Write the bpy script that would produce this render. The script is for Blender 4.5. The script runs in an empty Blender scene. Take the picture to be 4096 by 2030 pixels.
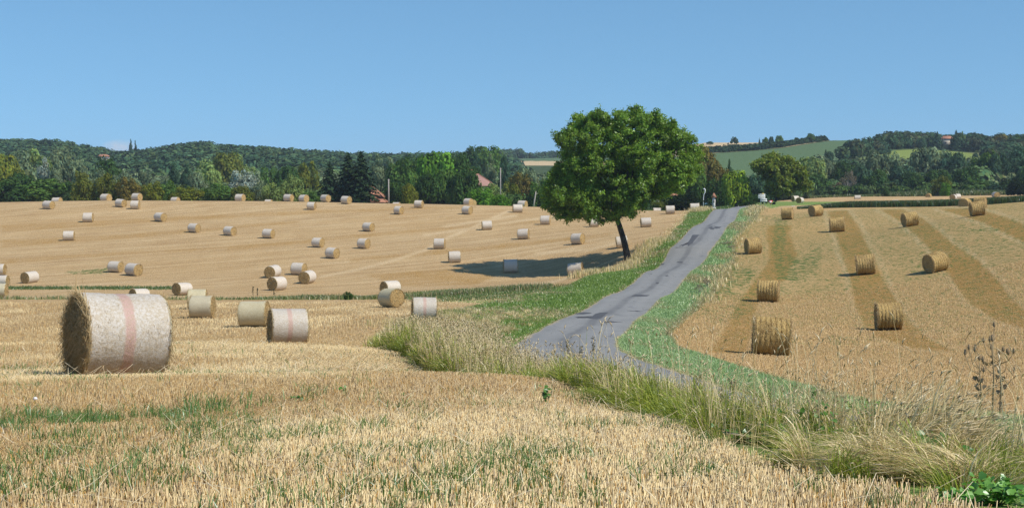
import bpy, math, random
import numpy as np
from mathutils import Vector, Matrix, Euler
rng = np.random.default_rng(7)
random.seed(7)
S = bpy.context.scene
COL = S.collection
R = math.radians
# ------------------------------------------------------------------ camera model (photo pixels 4096 x 2030)
F = 5689.0
HOR = 720.0
PITCH = math.atan((1015 - HOR) / F)
CP, SP = math.cos(PITCH), math.sin(PITCH)
def ray(px, py):
    a = (np.asarray(px, float) - 2048) / F; b = (1015 - np.asarray(py, float)) / F
    y = CP + b * SP; z = -SP + b * CP
    return a / y, z / y            # X and Z per unit of Y
def at(px, py, d):
    x, z = ray(px, py); return np.array([x * d, d, z * d])
def proj(X, Y, Z):
    f = Y * CP - Z * SP; u = Y * SP + Z * CP
    f = np.maximum(f, 1e-3)
    return 2048 + F * X / f, 1015 - F * u / f
# ------------------------------------------------------------------ terrain: thin-plate spline through surveyed points
CT = []
def ct(*pts):
    for px, py, d in pts: CT.append(at(px, py, d))
def near_y(d): return 1277 + 4710 / d
for d in (6.3, 9, 13, 19.8, 26): ct(*[(px, near_y(d), d) for px in (-900, 300, 1200)])
ct((2514, 1043, 138), (2560, 1052, 134))
ct((2048, near_y(6.3), 6.3), (3000, near_y(6.6), 6.6), (4096, near_y(6.6), 6.6), (2048, near_y(9), 9), (2048, near_y(13), 13), (2700, 1690, 11.4), (2200, 1530, 18.6), (1620, 1430, 30.8))
CT += [np.array(p, float) for p in ((-6, 2, -1.36), (0, 2, -1.36), (5, 2, -1.6), (-8, -10, -1.2), (8, -10, -1.4), (0, -25, -1), (3, 9, -1.85), (2.6, 12, -2.28))]
ct((100, 1380, 46), (900, 1378, 46.8), (1500, 1378, 46.5), (1017, 1305, 65.6), (1690, 1290, 66), (300, 1310, 66), (830, 1272, 76), (0, 1285, 73), (1565, 1229, 86), (300, 1232, 89))
for px in (-700, 0, 600, 1200): ct(*[(px, y, d) for y, d in ((1195, 108), (1160, 124), (1100, 138), (1000, 159), (950, 173), (900, 186), (850, 201))])
ct((1700, 1195, 104), (1750, 1160, 120), (1800, 1100, 138), (1800, 1000, 158), (1850, 930, 178), (1870, 857, 199), (2300, 1098, 137), (2330, 977, 156), (2480, 990, 148), (2600, 908, 176), (2690, 855, 197), (2200, 900, 184), (2100, 849, 204))
for px, yc in ((-700, 812), (0, 808), (400, 802), (800, 803), (1200, 806), (1500, 812), (1850, 818), (2100, 825), (2350, 834), (2650, 842)):
    ct((px, yc + 7, 212), (px, yc + .5, 224), (px, yc + 5, 242), (px, yc + 14, 275), (px, yc + 12, 330), (px, yc - 8, 430))
RR = [(6, 9.0), (10, 7.2), (13, 6.2), (17, 5.5), (20.5, 5.24), (30, 4.87), (41, 4.0), (46.5, 3.77), (52, 3.86), (58, 4.3), (73, 6.4), (91, 9.5), (119, 15.3), (139, 19.8), (170, 26.2), (205, 33.0), (232, 38.8), (255, 43.2), (290, 49.5)]
RL = [(6, 4.6), (10, 3.5), (14, 2.4), (20.5, 1.6), (30, 1.0), (41, .2), (50, -.1), (56, -.13), (64.5, 1.13), (78.5, 3.56), (95, 6.56), (117, 11), (138, 15.3), (149, 17.55), (162, 20.3), (205, 29.2), (232, 35.2), (255, 39.6), (290, 46)]
def xr(d): return np.interp(d, [a for a, b in RR], [b for a, b in RR])
def xl(d): return np.interp(d, [a for a, b in RL], [b for a, b in RL])
VR = [(6, 10.5), (13, 7.6), (19, 6.35), (24, 6.5), (38, 6.3), (45, 6.2), (54, 6.1), (65, 7.1), (77, 9.3), (92, 12.5), (112, 16.4), (125, 19.4), (147, 23), (172, 29), (205, 36), (230, 43), (300, 60)]
VL = [(6, 2.1), (7.7, 1.45), (11.4, 1.3), (18.6, .5), (30.8, -2.3), (40, -4), (60, -5.5), (75, -4.6), (84, -2.5), (92, -.5), (103, 2.5), (108, 4.1), (122, 6.9), (127, 9.8), (135, 11.9), (155, 17.2), (203, 25.3), (230, 29), (300, 40)]
def vr(d): return np.interp(d, [a for a, b in VR], [b for a, b in VR])
def vl(d): return np.interp(d, [a for a, b in VL], [b for a, b in VL])
for px, py, d in ((4080, 1780, 14.5), (3502, 1670, 20.5), (2971, 1570, 30), (2605, 1457, 41), (2509, 1417, 46.5), (2470, 1360, 56), (2548, 1282, 73), (2644, 1197, 91), (2780, 1079, 119), (2859, 989, 139), (2924, 893, 170), (2965, 836, 205),
                  (2859, 838, 205), (2763, 915, 162), (2678, 994, 138), (2582, 1087, 117), (2441, 1177, 95), (2306, 1254, 78.5), (2148, 1324, 64.5), (2035, 1375, 56), (3000, 829, 236), (3020, 822, 258), (3040, 816, 290)): ct((px, py, d))
CT += [np.array(p, float) for p in ((9, 10, -2.15), (6, 10, -2.1), (12, 14, -2.7), (-.1, 46, -5.72), (.9, 30, -4.42), (1.6, 20, -3.4))]
ct((3082, 1420, 54), (3553, 1318, 74), (3072, 1208, 96), (3743, 1088, 103), (3460, 1095, 107), (3013, 1013, 133), (3637, 905, 145), (3345, 926, 153), (3264, 864, 175), (3148, 877, 180), (3910, 863, 142), (4100, 1320, 66), (3700, 1480, 46), (4300, 1000, 100), (4300, 830, 150))
ct((3300, 835, 193), (3600, 830, 190), (3850, 825, 187), (4096, 807, 182), (3300, 830, 213), (3300, 806, 275), (3300, 790, 330), (3300, 780, 430), (3800, 823, 205), (3800, 801, 284), (3800, 785, 330), (3800, 774, 430), (4200, 804, 200), (4200, 780, 300), (4200, 768, 430), (2850, 830, 330))
CT = np.array(CT)
TS = 50.0
def _k(r2): return 0.5 * r2 * np.log(r2 + 1e-12)
def _fit():
    P = CT[:, :2] / TS; n = len(P)
    K = _k(((P[:, None] - P[None]) ** 2).sum(-1)) + 4e-4 * np.eye(n)
    A = np.zeros((n + 3, n + 3)); A[:n, :n] = K; A[:n, n] = 1; A[:n, n + 1:] = P; A[n:, :n] = A[:n, n:].T
    return np.linalg.solve(A, np.r_[CT[:, 2], 0, 0, 0])
W = _fit()
def H(X, Y):
    X = np.asarray(X, float); Y = np.asarray(Y, float); sh = np.broadcast(X, Y).shape
    q = np.stack([np.broadcast_to(X, sh).ravel(), np.broadcast_to(Y, sh).ravel()], -1) / TS
    out = np.empty(len(q)); P = CT[:, :2] / TS; n = len(P)
    for i in range(0, len(q), 20000):
        c = q[i:i + 20000]
        out[i:i + 20000] = _k(((c[:, None] - P[None]) ** 2).sum(-1)) @ W[:n] + W[n] + c @ W[n + 1:]
    return out.reshape(sh)
_YS = np.r_[np.arange(5, 60, .5), np.arange(60, 440, 1.0)]
def hit(px, py, dmin=5):
    x, z = ray(px, py); h = H(x * _YS, _YS); g = z * _YS - h
    for i in range(1, len(_YS)):
        if _YS[i] > dmin and g[i] <= 0:
            t = g[i - 1] / (g[i - 1] - g[i] + 1e-9) if g[i - 1] > 0 else 1
            d = _YS[i - 1] + t * (_YS[i] - _YS[i - 1]); return np.array([x * d, d, float(H(x * d, d))])
    d = 230.; return np.array([x * d, d, float(H(x * d, d))])
def slope(X, Y, e=.6):
    return (float(H(X + e, Y) - H(X - e, Y)) / (2 * e), float(H(X, Y + e) - H(X, Y - e)) / (2 * e))
# far hills: ridge height by bearing (photo column at infinity), distance to ridge
RIDGE = np.array([0, 0, 0]) + np.array([(-2500, 610, 900), (-600, 606, 900), (0, 602, 900), (200, 598, 900), (330, 620, 900), (490, 648, 900), (640, 634, 900), (780, 606, 900), (900, 618, 900), (1080, 630, 900), (1230, 642, 920), (1500, 652, 950), (1700, 650, 980), (1900, 648, 1000), (2040, 632, 1350), (2300, 624, 1350), (2600, 610, 1000), (2720, 590, 760), (2820, 571, 740), (3050, 570, 740), (3290, 563, 730), (3420, 562, 720), (3560, 570, 720), (3720, 580, 720), (3900, 583, 720), (4096, 588, 720), (4600, 590, 720), (6500, 600, 800)], float); RIDGE[RIDGE[:, 0] < 1950, 1] += 10
def HF(X, Y):
    X = np.asarray(X, float); Y = np.asarray(Y, float)
    c = 2048 + F * X / np.maximum(Y, 1)
    yr = np.interp(c, RIDGE[:, 0], RIDGE[:, 1]); D = np.interp(c, RIDGE[:, 0], RIDGE[:, 2])
    ztop = (HOR - yr) / F * D
    t = np.clip((Y - 420) / (D - 420), 0, 1); t = np.where(c > 2600, t ** 1.05 * (1.25 - .25 * t), t * t * (3 - 2 * t) * .55 + .45 * t)
    z = -5.5 + (ztop + 5.5) * t
    return np.where(Y > D, ztop - (Y - D) * .012 - ((Y - D) / 90.) ** 2 * .35 * (Y - D < 400) - 7 * (Y - D >= 400), z)
def hit_far(px, py, d0=430, d1=1400):
    x, z = ray(px, py); ys = np.arange(d0, d1, 2.0); g = z * ys - HF(x * ys, ys); i = int(np.argmax(g <= 0))
    d = ys[i] if g[i] <= 0 else np.interp(px, RIDGE[:, 0], RIDGE[:, 2]); return np.array([x * d, d, float(HF(x * d, d))])
# ------------------------------------------------------------------ mesh helpers
def mk(name, V, Fc, mat, col=None, parent=None, smooth=False, attrs=None, link=True):
    """V (n,3); Fc list of int arrays (m,k)"""
    if not isinstance(Fc, (list, tuple)): Fc = [Fc]
    me = bpy.data.meshes.new(name); V = np.asarray(V, np.float32); me.vertices.add(len(V)); me.vertices.foreach_set('co', V.ravel())
    loops = np.concatenate([np.asarray(f, np.int32).ravel() for f in Fc]); ks = np.concatenate([np.full(len(f), np.asarray(f).shape[1], np.int32) for f in Fc])
    st = np.r_[0, np.cumsum(ks)[:-1]].astype(np.int32)
    me.loops.add(len(loops)); me.loops.foreach_set('vertex_index', loops)
    me.polygons.add(len(ks)); me.polygons.foreach_set('loop_start', st)
    try: me.polygons.foreach_set('loop_total', ks)
    except Exception: pass
    if smooth: me.polygons.foreach_set('use_smooth', np.ones(len(ks), bool))
    me.update(calc_edges=True); me.validate()
    if col is not None:
        c = np.ones((len(V), 4), np.float32); c[:, :3] = col
        a = me.attributes.new('col', 'FLOAT_COLOR', 'POINT'); a.data.foreach_set('color', c.ravel())
    for k, v in (attrs or {}).items():
        a = me.attributes.new(k, 'FLOAT', 'POINT'); a.data.foreach_set('value', np.asarray(v, np.float32).ravel())
    if mat: me.materials.append(mat)
    if not link: return me
    return ob(name, me, parent)
def ob(name, me, parent=None):
    o = bpy.data.objects.new(name, me); COL.objects.link(o)
    if parent: o.parent = parent
    return o
def tag(o, label=None, cat=None, group=None, kind=None):
    if label: o['label'] = label
    if cat: o['category'] = cat
    if group: o['group'] = group
    if kind: o['kind'] = kind
    return o
def empty(name, loc=(0, 0, 0), rz=0):
    o = bpy.data.objects.new(name, None); COL.objects.link(o); o.location = [float(v) for v in loc]; o.rotation_euler = (0, 0, rz); o.empty_display_size = .2; return o
class MB:
    """collects shapes into one mesh"""
    def __init__(s): s.V = []; s.F = {}; s.n = 0
    def add(s, V, Fs):
        V = np.asarray(V, float)
        for f in Fs:
            f = np.asarray(f, int); s.F.setdefault(f.shape[1], []).append(f + s.n)
        s.V.append(V); s.n += len(V)
    def box(s, c, size, rz=0, bev=0):
        x, y, z = np.array(size) / 2; p = np.array([(-x, -y, -z), (x, -y, -z), (x, y, -z), (-x, y, -z), (-x, -y, z), (x, -y, z), (x, y, z), (-x, y, z)])
        ca, sa = math.cos(rz), math.sin(rz); p[:, :2] = p[:, :2] @ np.array([[ca, sa], [-sa, ca]])
        s.add(p + np.array(c), [[(0, 3, 2, 1), (4, 5, 6, 7), (0, 1, 5, 4), (1, 2, 6, 5), (2, 3, 7, 6), (3, 0, 4, 7)]])
    def tube(s, pts, rad, k=8, cap=True):
        pts = np.asarray(pts, float); n = len(pts); rad = np.broadcast_to(rad, n); vs = []
        for i in range(n):
            t = pts[min(i + 1, n - 1)] - pts[max(i - 1, 0)]; t = t / (np.linalg.norm(t) + 1e-9)
            a = np.cross(t, (0, 0, 1) if abs(t[2]) < .9 else (1, 0, 0)); a /= np.linalg.norm(a); b = np.cross(t, a)
            w = np.arange(k) * 2 * math.pi / k
            vs.append(pts[i] + rad[i] * (np.cos(w)[:, None] * a + np.sin(w)[:, None] * b))
        f = [(i * k + j, i * k + (j + 1) % k, (i + 1) * k + (j + 1) % k, (i + 1) * k + j) for i in range(n - 1) for j in range(k)]
        fs = [f]
        V = np.concatenate(vs)
        if cap:
            V = np.concatenate([V, pts[:1], pts[-1:]]); fs.append([(n * k, (j + 1) % k, j) for j in range(k)] + [(n * k + 1, (n - 1) * k + j, (n - 1) * k + (j + 1) % k) for j in range(k)])
        s.add(V, fs)
    def prism(s, poly, y0, y1):
        """polygon in xz extruded along y"""
        n = len(poly); V = [(x, y0, z) for x, z in poly] + [(x, y1, z) for x, z in poly]
        s.add(V, [[(i, (i + 1) % n, n + (i + 1) % n, n + i) for i in range(n)], [list(range(n))[::-1]], [list(range(n, 2 * n))]])
    def build(s, name, mat, parent=None, smooth=False, link=True):
        return mk(name, np.concatenate(s.V), [np.concatenate(f) for f in s.F.values()], mat, parent=parent, smooth=smooth, link=link)
# ------------------------------------------------------------------ material helpers
class NT:
    def __init__(s, name):
        s.m = bpy.data.materials.new(name); s.m.use_nodes = True; s.t = s.m.node_tree; s.t.nodes.clear()
        s.out = s.t.nodes.new('ShaderNodeOutputMaterial')
    def n(s, ty, _in=None, **kw):
        nd = s.t.nodes.new(ty)
        for k, v in kw.items(): setattr(nd, k, v)
        for k, v in (_in or {}).items(): s.put(nd.inputs[k], v)
        return nd
    def put(s, sock, v):
        if isinstance(v, bpy.types.NodeSocket): s.t.links.new(v, sock)
        elif hasattr(sock, 'default_value'):
            if isinstance(v, (tuple, list)) and len(v) == 3 and sock.type == 'RGBA': v = (*v, 1)
            sock.default_value = v
    def pos(s): return s.n('ShaderNodeNewGeometry').outputs['Position']
    def obj(s): return s.n('ShaderNodeTexCoord').outputs['Object']
    def map(s, v, scale=(1, 1, 1), rot=(0, 0, 0), loc=(0, 0, 0)): return s.n('ShaderNodeMapping', {'Vector': v, 'Scale': scale, 'Rotation': rot, 'Location': loc}).outputs[0]
    def noise(s, v, scale, detail=3, rough=.55): return s.n('ShaderNodeTexNoise', {'Vector': v, 'Scale': scale, 'Detail': detail, 'Roughness': rough}).outputs[0]
    def attr(s, name, fac=True): a = s.n('ShaderNodeAttribute', attribute_name=name); return a.outputs['Fac' if fac else 'Color']
    def ramp(s, f, a, b, lo=0., hi=1.): return s.n('ShaderNodeMapRange', {'Value': f, 'From Min': a, 'From Max': b, 'To Min': lo, 'To Max': hi}).outputs[0]
    def mth(s, op, a, b=0.): return s.n('ShaderNodeMath', {0: a, 1: b}, operation=op).outputs[0]
    def mix(s, f, a, b, mode='MIX'):
        m = s.n('ShaderNodeMix', data_type='RGBA', blend_type=mode); s.put(m.inputs[0], f); s.put(m.inputs[6], a); s.put(m.inputs[7], b); return m.outputs[2]
    def bump(s, h, st=.5, dist=.05): return s.n('ShaderNodeBump', {'Height': h, 'Strength': st, 'Distance': dist}).outputs[0]
    def pbr(s, col, rough=.8, spec=.2, normal=None, metal=0.):
        b = s.n('ShaderNodeBsdfPrincipled', {'Base Color': col, 'Roughness': rough, 'Specular IOR Level': spec, 'Metallic': metal})
        if normal is not None: s.put(b.inputs['Normal'], normal)
        s.t.links.new(b.outputs[0], s.out.inputs[0]); return s.m
    def leaf(s, col, trans=.3, gloss=.05):
        d = s.n('ShaderNodeBsdfDiffuse', {'Color': col}); t = s.n('ShaderNodeBsdfTranslucent', {'Color': s.mix(.5, col, (.10, .16, .01), 'ADD') if trans > .2 else col})
        m = s.n('ShaderNodeMixShader', {0: trans, 1: d.outputs[0], 2: t.outputs[0]})
        if gloss:
            g = s.n('ShaderNodeBsdfGlossy', {'Color': (.8, .85, .9), 'Roughness': .38}); m = s.n('ShaderNodeMixShader', {0: gloss, 1: m.outputs[0], 2: g.outputs[0]})
        s.t.links.new(m.outputs[0], s.out.inputs[0]); return s.m
def plain(name, col, rough=.7, spec=.3, var=.25, scale=6.):
    t = NT(name); f = t.noise(t.obj(), scale, 4); return t.pbr(t.mix(f, tuple(c * (1 - var) for c in col), tuple(min(1, c * (1 + var)) for c in col)), rough, spec)
def m_ground():
    t = NT('stubble_ground'); p = t.pos()
    big = t.noise(p, .035, 3); mid = t.noise(t.map(p, (1, .35, 1), (0, 0, .25)), .35, 4); fine = t.noise(t.map(p, (1, .4, 1)), 5, 4, .7); spk = t.noise(t.map(p, (1, .45, 1)), 14, 3, .8)
    c = t.mix(t.ramp(mid, .3, .7), (.455, .295, .140), (.57, .40, .21))
    c = t.mix(t.ramp(big, .35, .7, 0, .55), c, (.47, .295, .125))
    dpt = t.n('ShaderNodeSeparateXYZ', {0: p}).outputs[1]
    lv = t.map(p, (1, 1, 0), (0, 0, -.64)); ln = t.noise(t.map(lv, (.035, .75, 1)), 1., 5, .75); ln2 = t.noise(t.map(lv, (.05, 3.2, 1)), 1., 3, .8)
    lf = t.attr('lines'); c = t.mix(t.mth('MULTIPLY', lf, t.ramp(ln, .50, .36, 0, .55)), c, (.33, .205, .10)); c = t.mix(t.mth('MULTIPLY', lf, t.ramp(ln, .52, .66, 0, .6)), c, (.66, .51, .31)); c = t.mix(t.mth('MULTIPLY', lf, t.ramp(ln2, .52, .36, 0, .5)), c, (.30, .20, .10)); c = t.mix(t.mth('MULTIPLY', lf, t.ramp(ln2, .56, .7, 0, .5)), c, (.70, .56, .36))
    c = t.mix(t.mth('MULTIPLY', t.attr('gold'), t.ramp(fine, .3, .7, .65, .40)), c, (.46, .30, .115))
    se = t.mth('ADD', t.attr('strip'), t.mth('ADD', t.ramp(mid, .3, .7, -.25, .25), t.ramp(fine, .3, .7, -.28, .28)))
    c = t.mix(t.ramp(se, .18, .95, 0, .88), c, (.36, .20, .055))
    c = t.mix(t.mth('MULTIPLY', t.attr('pale'), t.ramp(fine, .35, .6, .15, .85)), c, (.70, .54, .33))
    c = t.mix(t.ramp(spk, .42, .30, 0, .75), c, (.20, .125, .055))
    c = t.mix(t.mth('MULTIPLY', t.ramp(spk, .56, .72, 0, .8), t.mth('SUBTRACT', 1, t.mth('MULTIPLY', t.attr('gold'), .5))), c, (.80, .655, .42))
    c = t.mix(t.ramp(fine, .40, .25, 0, .45), c, (.24, .16, .075))
    gm = t.mth('ADD', t.attr('weed'), t.ramp(fine, .3, .7, -.45, .45)); gm2 = t.noise(t.map(p, (1, .5, 1)), 2.2, 4, .7)
    c = t.mix(t.mth('MULTIPLY', t.ramp(gm, .35, .75), t.ramp(gm2, .38, .58)), c, (.10, .15, .04))
    ge = t.mth('ADD', t.attr('grass'), t.ramp(t.noise(p, 1.3, 3), .3, .7, -.22, .22))
    gc = t.mix(t.ramp(fine, .3, .7), (.14, .23, .050), (.25, .34, .10)); gc = t.mix(t.ramp(mid, .45, .75, 0, .55), gc, (.27, .25, .10)); gc = t.mix(t.ramp(spk, .45, .3, 0, .6), gc, (.04, .07, .015))
    c = t.mix(t.ramp(ge, .4, .6), c, gc)
    return t.pbr(c, .95, .05, t.bump(t.mth('ADD', t.mth('MULTIPLY', fine, .6), spk), .9, .09))
def m_hill():
    t = NT('hill_ground'); p = t.pos(); n = t.noise(p, .12, 4); f = t.noise(p, 1.2, 3, .7)
    row = t.n('ShaderNodeTexWave', {'Vector': t.map(p, (1, 1, 0), (0, 0, .9)), 'Scale': .09, 'Distortion': 3.0, 'Detail': 2, 'Detail Scale': .2}).outputs[1]
    c = t.mix(t.ramp(n, .3, .7), (.045, .075, .028), (.075, .105, .04))
    mz = t.mix(t.ramp(f, .35, .65), (.078, .135, .058), (.14, .20, .10)); mz = t.mix(t.ramp(row, 0, 1, 0, .35), mz, (.065, .115, .05))
    c = t.mix(t.attr('maize'), c, mz)
    c = t.mix(t.attr('straw'), c, t.mix(n, (.50, .37, .20), (.60, .46, .28)))
    c = t.mix(t.attr('meadow'), c, t.mix(n, (.17, .23, .05), (.24, .28, .08)))
    return t.pbr(c, .95, .05, t.bump(f, .6, .5))
def m_road():
    t = NT('asphalt'); p = t.pos(); u = t.attr('across'); n = t.noise(p, .5, 4); g = t.noise(p, 45, 2, .8); w = t.noise(t.map(p, (1, .25, 1)), .9, 4, .65)
    c = t.mix(t.ramp(n, .3, .7), (.180, .180, .174), (.232, .230, .221)); c = t.mix(t.ramp(g, .3, .7, 0, .5), c, (.30, .295, .29))
    uu = t.mth('ADD', u, t.ramp(t.noise(p, .12, 1),   .3, .7, -.03, .03))
    band = t.mth('SUBTRACT', 1, t.ramp(t.mth('ABSOLUTE', t.mth('SUBTRACT', uu, .47)), .03, .09))
    c = t.mix(t.mth('MULTIPLY', band, t.ramp(w, .30, .60, .3, .75)), c, (.125, .125, .128))
    c = t.mix(t.ramp(w, .60, .70, 0, .45), c, (.12, .12, .13))
    trk = t.mth('MINIMUM', t.mth('ABSOLUTE', t.mth('SUBTRACT', uu, .24)), t.mth('ABSOLUTE', t.mth('SUBTRACT', uu, .74))); c = t.mix(t.ramp(trk, .13, .03, 0, .35), c, (.285, .28, .27)); vo = t.n('ShaderNodeTexVoronoi', {'Vector': t.map(p, (1, .45, 1)), 'Scale': .55}, feature='DISTANCE_TO_EDGE').outputs[0]; c = t.mix(t.mth('MULTIPLY', t.ramp(vo, .012, .004, 0, .6), t.ramp(n, .45, .6)), c, (.09, .09, .095))
    e = t.mth('MINIMUM', u, t.mth('SUBTRACT', 1, u)); e = t.mth('ADD', e, t.ramp(w, .3, .7, -.035, .035))
    c = t.mix(t.ramp(e, .045, .0, 0, .8), c, (.36, .29, .18))
    return t.pbr(c, .85, .25, t.bump(g, .3, .01))
def m_blade(name, trans=.25, gloss=.03):
    t = NT(name); return t.leaf(t.attr('col', False), trans, gloss)
def m_net(name, tint, strawc, stripe=False):
    t = NT(name); o = t.obj(); x = t.n('ShaderNodeSeparateXYZ', {0: o}).outputs
    rnd = t.n('ShaderNodeObjectInfo').outputs['Random']
    ln = t.n('ShaderNodeMath', {0: t.mth('MULTIPLY', x[0], 330.)}, operation='SINE').outputs[0]
    f1 = t.noise(t.map(o, (1, 1, 1)), 30, 4, .75); f2 = t.noise(o, 5, 3); f3 = t.noise(t.map(o, (3, .7, .7)), 60, 2, .7)
    c = t.mix(t.ramp(f1, .42, .60, 0, .85), tint, strawc)
    c = t.mix(t.ramp(f3, .40, .28, 0, .7), c, (.16, .12, .085)); c = t.mix(t.ramp(ln, .5, 1, 0, .22), c, (.18, .16, .16))
    c = t.mix(t.ramp(f3, .62, .72, 0, .6), c, (.9, .86, .78)); c = t.mix(t.ramp(f2, .4, .7, 0, .25), c, strawc)
    c = t.mix(t.ramp(t.mth('ABSOLUTE', x[0]), .465, .49, 0, .7), c, (.55, .46, .20))
    if stripe:
        s_ = t.mth('ABSOLUTE', t.mth('SUBTRACT', x[0], t.ramp(f2, 0, 1, -.035, .02)))
        c = t.mix(t.ramp(s_, .076, .048, 0, t.ramp(f1, .4, .62, .66, .30)), c, (.50, .165, .125))
    c = t.mix(t.ramp(rnd, 0, 1, 0, .38), c, (.45, .40, .34))
    return t.pbr(c, .48, .42, t.bump(t.mth('ADD', f1, t.mth('MULTIPLY', f3, .7)), .55, .02))
def m_straw(name, a, b, dark, rings=True):
    t = NT(name); o = t.obj(); f = t.noise(t.map(o, (1, 1, 1)), 26, 5, .8); g = t.noise(o, 70, 2, .8); c = t.mix(t.ramp(f, .3, .7), a, b)
    c = t.mix(t.ramp(f, .46, .33, 0, .9), c, dark); c = t.mix(t.ramp(g, .58, .70, 0, .7), c, (.78, .60, .32)); c = t.mix(t.ramp(g, .42, .3, 0, .7), c, dark)
    if rings:
        x = t.n('ShaderNodeSeparateXYZ', {0: o}).outputs; r = t.mth('SQRT', t.mth('ADD', t.mth('MULTIPLY', x[1], x[1]), t.mth('MULTIPLY', x[2], x[2])))
        rr = t.n('ShaderNodeMath', {0: t.mth('ADD', t.mth('MULTIPLY', r, 62.), t.mth('MULTIPLY', f, 9.))}, operation='SINE').outputs[0]
        c = t.mix(t.ramp(rr, .2, 1, 0, .4), c, dark)
    return t.pbr(c, .85, .15, t.bump(t.mth('ADD', f, g), .9, .06))
def m_foliage(name='foliage', trans=.25, gloss=0):
    t = NT(name); oi = t.n('ShaderNodeObjectInfo'); c = oi.outputs['Color']; a = t.attr('col', False)
    hs = t.mix(1., c, a, 'MULTIPLY'); return t.leaf(hs, trans, gloss)
def m_bark(name, a, b):
    t = NT(name); o = t.pos(); f = t.noise(t.map(o, (3, 3, .8)), 3, 5, .7); return t.pbr(t.mix(t.ramp(f, .35, .7), a, b), .9, .1, t.bump(f, .8, .06))
M = dict(ground=m_ground(), hill=m_hill(), road=m_road(), blade=m_blade('dry_blade', .2, .04), grass=m_blade('green_blade', .3, .05), straw_blade=m_blade('straw_blade', .1, .05),
         net=m_net('net_white', (.72, .665, .60), (.50, .39, .25)), net_y=m_net('net_yellow', (.62, .56, .36), (.46, .37, .19)), net_p=m_net('net_pink_band', (.66, .615, .55), (.45, .35, .21), True),
         end=m_straw('straw_end', (.50, .33, .13), (.66, .47, .21), (.13, .075, .025)), twine=m_straw('straw_rolled', (.52, .34, .115), (.70, .51, .22), (.15, .08, .02), False),
         fol=m_foliage(), con=m_foliage('needles', .05, 0), bark=m_bark('bark', (.030, .025, .020), (.11, .095, .08)), pale_bark=m_bark('dead_bark', (.30, .27, .23), (.48, .45, .40)),
         tar=plain('tar', (.090, .090, .095), .8, .2, .3, 2.), white=plain('white_paint', (.78, .79, .80), .5, .3, .06), roof=plain('roof_tile', (.40, .20, .13), .85, .1, .4, 3.), roofm=plain('roof_tile_mauve', (.34, .20, .17), .85, .1, .3, 3.), wall=plain('render_wall', (.62, .55, .44), .9, .1, .12), whitewall=plain('white_wall', (.72, .70, .68), .9, .1, .1),
         wood=plain('grey_wood', (.33, .30, .27), .9, .1, .3), red=plain('red_paint', (.55, .04, .05), .5, .3, .1), yellow=plain('yellow_paint', (.75, .50, .04), .5, .3, .1), black=plain('black_lettering', (.03, .03, .035), .6, .2, .1), dark=plain('window_dark', (.05, .055, .06), .3, .4, .2), metal=plain('galvanised', (.42, .43, .44), .5, .4, .1), plastic=plain('white_plastic', (.75, .77, .80), .5, .3, .1))
# ------------------------------------------------------------------ ground
def sdist(px, py, poly, ky=2.0):
    """signed distance (positive inside) in photo pixels, y stretched"""
    P = np.array(poly, float); P[:, 1] *= ky; y = py * ky; ins = np.zeros(px.shape, bool); dm = np.full(px.shape, 1e9)
    for i in range(len(P)):
        a, b = P[i], P[(i + 1) % len(P)]; e = b - a
        t = np.clip(((px - a[0]) * e[0] + (y - a[1]) * e[1]) / (e @ e + 1e-9), 0, 1); dm = np.minimum(dm, np.hypot(px - a[0] - t * e[0], y - a[1] - t * e[1]))
        c = (a[1] > y) != (b[1] > y)
        with np.errstate(divide='ignore', invalid='ignore'): ins ^= c & (px < (b[0] - a[0]) * (y - a[1]) / (b[1] - a[1] + 1e-12) + a[0])
    return np.where(ins, dm, -dm)
def sd_line(px, py, line, ky=2.0):
    P = np.array(line, float); P[:, 1] *= ky; y = py * ky; dm = np.full(px.shape, 1e9)
    for i in range(len(P) - 1):
        a, b = P[i], P[i + 1]; e = b - a; t = np.clip(((px - a[0]) * e[0] + (y - a[1]) * e[1]) / (e @ e), 0, 1); dm = np.minimum(dm, np.hypot(px - a[0] - t * e[0], y - a[1] - t * e[1]))
    return dm
def q4(*p): return [(x / 1.774 + 2800, y / 1.774 + 780) for x, y in p]
BANDS = [q4((905, 115), (960, 260), (1000, 400), (1060, 580), (1100, 780), (1160, 920), (1240, 1000), (1500, 1090), (1800, 1110), (1640, 1030), (1500, 920), (1400, 760), (1330, 650), (1240, 450), (1190, 360), (1130, 230), (1045, 110)),
         q4((1280, 103), (1430, 190), (1560, 310), (1640, 400), (1760, 560), (1900, 760), (2100, 890), (2500, 1010), (2500, 900), (2299, 820), (2200, 720), (2110, 600), (1960, 450), (1800, 350), (1700, 260), (1590, 170), (1440, 103)),
         q4((1700, 98), (2000, 190), (2299, 330), (2500, 420), (2500, 270), (2299, 205), (2150, 150), (1950, 95)),
         q4((480, 215), (650, 215), (640, 265), (690, 420), (640, 520), (610, 600), (520, 640), (430, 720), (380, 860), (330, 1130), (60, 1130), (180, 950), (260, 780), (390, 600), (480, 480), (490, 380), (470, 270))]
ORANGE_L = [[(0, 900), (600, 870), (1300, 838), (1900, 822), (1900, 830), (1300, 852), (600, 890), (0, 930)], [(0, 960), (500, 935), (1200, 880), (1200, 892), (500, 955), (0, 990)], [(900, 985), (1500, 930), (2200, 875), (2200, 885), (1500, 945), (900, 1005)], [(1400, 1030), (1900, 985), (2450, 930), (2450, 945), (1900, 1005), (1400, 1050)], [(0, 1035), (400, 1010), (900, 985), (900, 996), (400, 1025), (0, 1058)],
            [(1450, 1095), (1850, 1070), (1990, 1100), (1900, 1140), (1600, 1145)], [(1240, 1245), (1420, 1222), (1440, 1232), (1300, 1262)], [(0, 1330), (260, 1330), (300, 1400), (0, 1420)]]
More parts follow.
